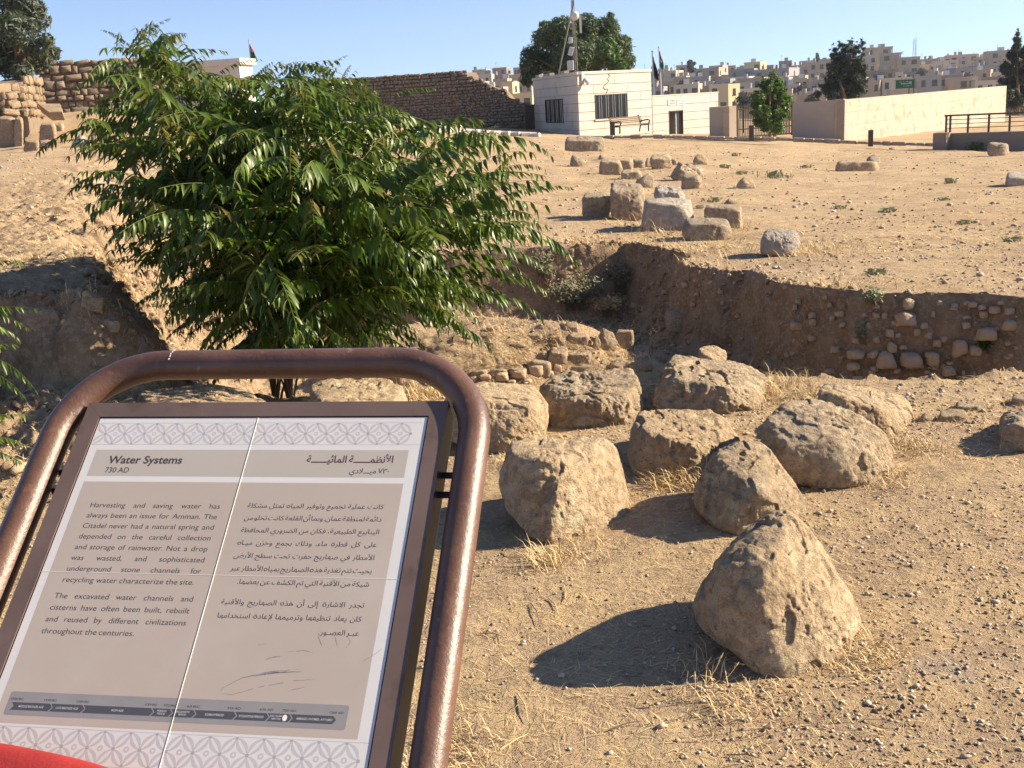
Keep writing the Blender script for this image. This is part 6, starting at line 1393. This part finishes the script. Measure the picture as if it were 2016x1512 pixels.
def wall_rubble(n, smin, smax, seed, name, mat, label, kind):
    g = np.random.default_rng(seed); x = g.uniform(-3.6, 6.5, n * 12); y = g.uniform(7.2, 14.2, n * 12); sd = poly_sd(x, y); m = (sd > -.05) & (sd < .55) & (g.random(n * 12) < .9); x, y = x[m][:n], y[m][:n]
    xb = g.uniform(-4.2, -1.6, n); yb = g.uniform(4.6, 9, n); qb = xb / yb; mb_ = (qb < -.27) & ((yb < 6.15) | (qb > -.375)); x = np.concatenate([x, xb[mb_]]); y = np.concatenate([y, yb[mb_]]); n = len(x); z = height(x, y)
    tm = [hull_mesh(g.uniform(-1, 1, (11, 3)) * np.array([1, .8, .7]), 2, seed + k, 50, .6, .2, 4) for k in range(6)]; V, F, nv = [], [], 0
    for i in range(n):
        q, f = tm[i % 6]; s_ = smin + (smax - smin) * g.random() ** 3; a = g.uniform(0, 6.28); c, d = cos(a), sin(a); P = q * s_ * .6; V.append(np.stack([P[:, 0] * c - P[:, 1] * d + x[i], P[:, 0] * d + P[:, 1] * c + y[i], P[:, 2] + z[i] + .1 * s_], -1)); F.append(f + nv); nv += len(q)
    o = link(name, mesh_np(name, np.vstack(V), np.vstack(F)), MAT[mat]); tag(o, label, 'rubble', kind='stuff')
wall_rubble(2600, .015, .09, 5, 'trench_rubble', 'soil', 'crumbly lumps of earth on the trench faces', 1); wall_rubble(900, .012, .085, 6, 'trench_stones', 'buried', 'small stones sticking out of the trench faces', 1)
def blades(x, y, z, L, W, lay, g, az=None):
    """bent blades: lay 0 upright .. 1 flat"""
    n = len(x); az = g.uniform(0, 2 * pi, n) if az is None else az; dx, dy = np.cos(az), np.sin(az); px_, py_ = -dy, dx
    e1 = (pi / 2) * (1 - lay) * g.uniform(.7, 1, n); e2 = e1 * g.uniform(.1, .7, n)
    P0 = np.stack([x, y, z], -1); D1 = np.stack([dx * np.cos(e1), dy * np.cos(e1), np.sin(e1)], -1) * (L * .55)[:, None]; D2 = np.stack([dx * np.cos(e2), dy * np.cos(e2), np.sin(e2)], -1) * (L * .45)[:, None]
    S_ = np.stack([px_, py_, px_ * 0], -1) * W[:, None]; P1 = P0 + D1; P2 = P1 + D2
    V = np.stack([P0 - S_, P0 + S_, P1 + S_ * .8, P1 - S_ * .8, P2], 1).reshape(-1, 3); k = np.arange(n) * 5
    return V, np.stack([k, k + 1, k + 2, k + 3], -1), np.stack([k + 3, k + 2, k + 4], -1)
VV, F4, F3, nv = [], [], [], 0
def addb(x, y, z, L, W, lay, g):
    global nv
    V, a, b = blades(x, y, z, L, W, lay, g); VV.append(V); F4.append(a + nv); F3.append(b + nv); nv += len(V)
for n, r0, r1, p, sd_, Ls, Ws in ((36000, 1.6, 6.5, 1.0, 5, .035, .0009), (42000, 5, 16, 1.1, 6, .05, .0022), (60000, 12, 50, 1.15, 7, .085, .006)):
    x, y, r, g = scatter_xy(n, r0, r1, p=p, seed=sd_); P = np.stack([x, y, x * 0], -1); m = fbm(P * (1.1 if r1 < 20 else .35), 3, 70) * 1.2 + g.uniform(-.55, .55, n) > .12
    m &= (poly_sd(x, y) < .1) | (g.random(n) < .4)
    m |= (g.random(n) < .12); x, y, r = x[m], y[m], r[m]; n = len(x); z = height(x, y) + .002
    addb(x, y, z, Ls * g.uniform(.5, 1.8, n), Ws * g.uniform(.6, 1.3, n), np.clip(g.normal(.86, .1, n), .3, 1), g)
# tufts round the feet of stones
g = np.random.default_rng(77)
for (cx, cy, w, dd, zb_) in USED:
    k = 1 if cy < 7 else .6
    if cy > 30: continue
    nt = int(15 * k)
    for t in range(nt):
        a = g.uniform(0, 2 * pi)
        if g.random() < .35: continue
        rx, ry = w * g.uniform(.95, 1.2), dd * g.uniform(.9, 1.15); x0, y0 = cx + cos(a) * rx, cy + sin(a) * ry
        if float(poly_sd(np.array([x0]), np.array([y0]))[0]) > 0 and g.random() < .5: continue
        n = int(g.integers(8, 34)); sc = .038 if cy < 7 else .075; x = x0 + g.normal(0, .022 + .04 * (cy > 7), n); y = y0 + g.normal(0, .022 + .04 * (cy > 7), n)
        addb(x, y, height(x, y) - .004, sc * g.uniform(.5, 1.7, n), (.0009 if cy < 7 else .0022) * g.uniform(.7, 1.3, n), np.clip(g.normal(.5, .22, n), 0, 1), g)
for (px_, py_, n, h, spr) in [(1072, 1112, 130, .085, .035), (1095, 1100, 90, .07, .04), (1150, 1085, 120, .05, .07), (1345, 945, 260, .11, .07), (1310, 955, 160, .09, .06), (1390, 960, 120, .09, .06), (1720, 1285, 260, .05, .06), (1690, 1310, 160, .05, .06), (1740, 945, 200, .07, .08), (1790, 880, 200, .07, .08), (1860, 890, 120, .05, .09), (900, 1440, 170, .04, .07), (930, 1490, 130, .04, .07), (890, 1500, 160, .04, .06),
    (1420, 1385, 120, .06, .07), (1480, 1400, 120, .05, .08), (1380, 1330, 50, .09, .05), (1560, 1410, 150, .035, .12), (1010, 915, 130, .06, .06), (1530, 770, 260, .12, .16), (1560, 780, 220, .12, .14), (1120, 545, 200, .16, .4), (1350, 505, 260, .14, .5), (1200, 490, 240, .12, .5), (1290, 620, 160, .14, .25), (1250, 640, 120, .16, .3), (1600, 690, 120, .2, .15), (980, 640, 200, .1, .3), (1060, 610, 300, .1, .4), (1420, 450, 120, .16, .2), (1310, 450, 260, .22, .25), (1640, 500, 160, .12, .3), (1590, 490, 120, .14, .2),
    (840, 780, 200, .13, .1), (250, 640, 200, .08, .25), (300, 560, 200, .08, .4), (350, 620, 200, .08, .3), (60, 500, 200, .1, .5), (1440, 790, 90, .1, .12), (1660, 560, 120, .1, .3)]:
    b = hit(px_, py_, 1.6); x = b.x + g.normal(0, spr, n); y = b.y + g.normal(0, spr, n); addb(x, y, height(x, y) - .003, h * g.uniform(.4, 1.4, n), (.0009 + .00022 * b.y) * g.uniform(.6, 1.2, n), np.clip(g.normal(.45, .25, n), 0, 1), g)
o = link('dry_grass', mesh_np('dry_grass', np.vstack(VV), [np.vstack(F4), np.vstack(F3)]), MAT['straw']); tag(o, 'dry yellow grass and straw covering the ground', 'grass', kind='stuff')
# a few seeding stalks beside the front boulder and twigs on the ground
for i, (x0, y0, x1, y1) in enumerate([(1364, 1385, 1368, 1322), (1388, 1350, 1424, 1285), (1466, 1390, 1495, 1335), (1462, 1375, 1468, 1333), (1420, 1345, 1455, 1303)]):
    a = hit(x0, y0, 1.6); b = aty(x1, y1, a.y + .01); mb = MB(); mb.tube([a, a.lerp(b, .5) + Vector((.004, 0, 0)), b], .0011, 5); mb.tube([a.lerp(b, .72), a.lerp(b, .86), b], [.001, .0035, .0008], 6)
    tag(mb.build('grass_stalk', MAT['straw'], None, org=a), ['leftmost upright seeding grass stalk in the shadow of the pointed boulder', 'long leaning seeding stalk left under the pointed boulder', 'leaning stalk nearest the foot of the pointed boulder', 'short upright stalk beside the leaning ones at the boulder foot', 'middle leaning stalk in the boulder shadow'][i], 'grass stalk', 'seeding stalks by the pointed boulder')
TW = [(1225, 1335, 1285, 1345), (1020, 1370, 1040, 1425), (945, 1250, 990, 1258), (1080, 1180, 1100, 1215), (1200, 1440, 1260, 1425), (985, 1480, 1040, 1450), (1430, 1490, 1500, 1500), (1110, 1155, 1112, 1190), (1045, 1190, 1062, 1232), (1700, 1420, 1760, 1432)]
for i, (x0, y0, x1, y1) in enumerate(TW):
    a = hit(x0, y0, 1.6) + Vector((0, 0, .006)); b = hit(x1, y1, 1.6) + Vector((0, 0, .008)); mb = MB(); mb.tube([a, a.lerp(b, .5) + Vector((.006, .004, .004)), b], [.0022, .0018, .001], 5); tag(mb.build('twig', MAT['straw' if i % 2 else 'bark'], None, org=a), ['thin twig at the lower edge of the pointed boulder shadow', 'short twig crossing the tip of the pointed boulder shadow', 'thin dark twig beside the sign pipe, above the long shadow', 'short twig on the gravel midway between sign pipe and pointed boulder', 'long pale twig below the middle of the long shadow', 'branching thin twig near the bottom, right of the sign pipe', 'thin twig at the bottom edge below the pointed boulder', 'upright-looking straw twig below the squarish block', 'bent twig on the gravel right of the sign pipe', 'dry twig on the bare ground at lower right of the pointed boulder'][i], 'twig', 'dry twigs on the foreground soil')

# ------------------------------------------------------------------ the air between here and the town
hm = bpy.data.materials.new('haze'); hm.use_nodes = True; hn = hm.node_tree; hn.nodes.remove(hn.nodes['Principled BSDF'])
hv = hn.nodes.new('ShaderNodeVolumePrincipled'); hv.inputs['Color'].default_value = (.86, .92, 1, 1); hv.inputs['Density'].default_value = .00016; hv.inputs['Anisotropy'].default_value = .3
hn.links.new(hv.outputs[0], hn.nodes['Material Output'].inputs['Volume'])
mb = MB(); mb.box((0, 0, 0), (2100, 2100, 130)); hz_o = mb.build('haze', hm, None); hz_o.location = (0, 0, 12); hz_o['kind'] = 'stuff'; hz_o['label'] = 'thin pale air haze over the whole scene'
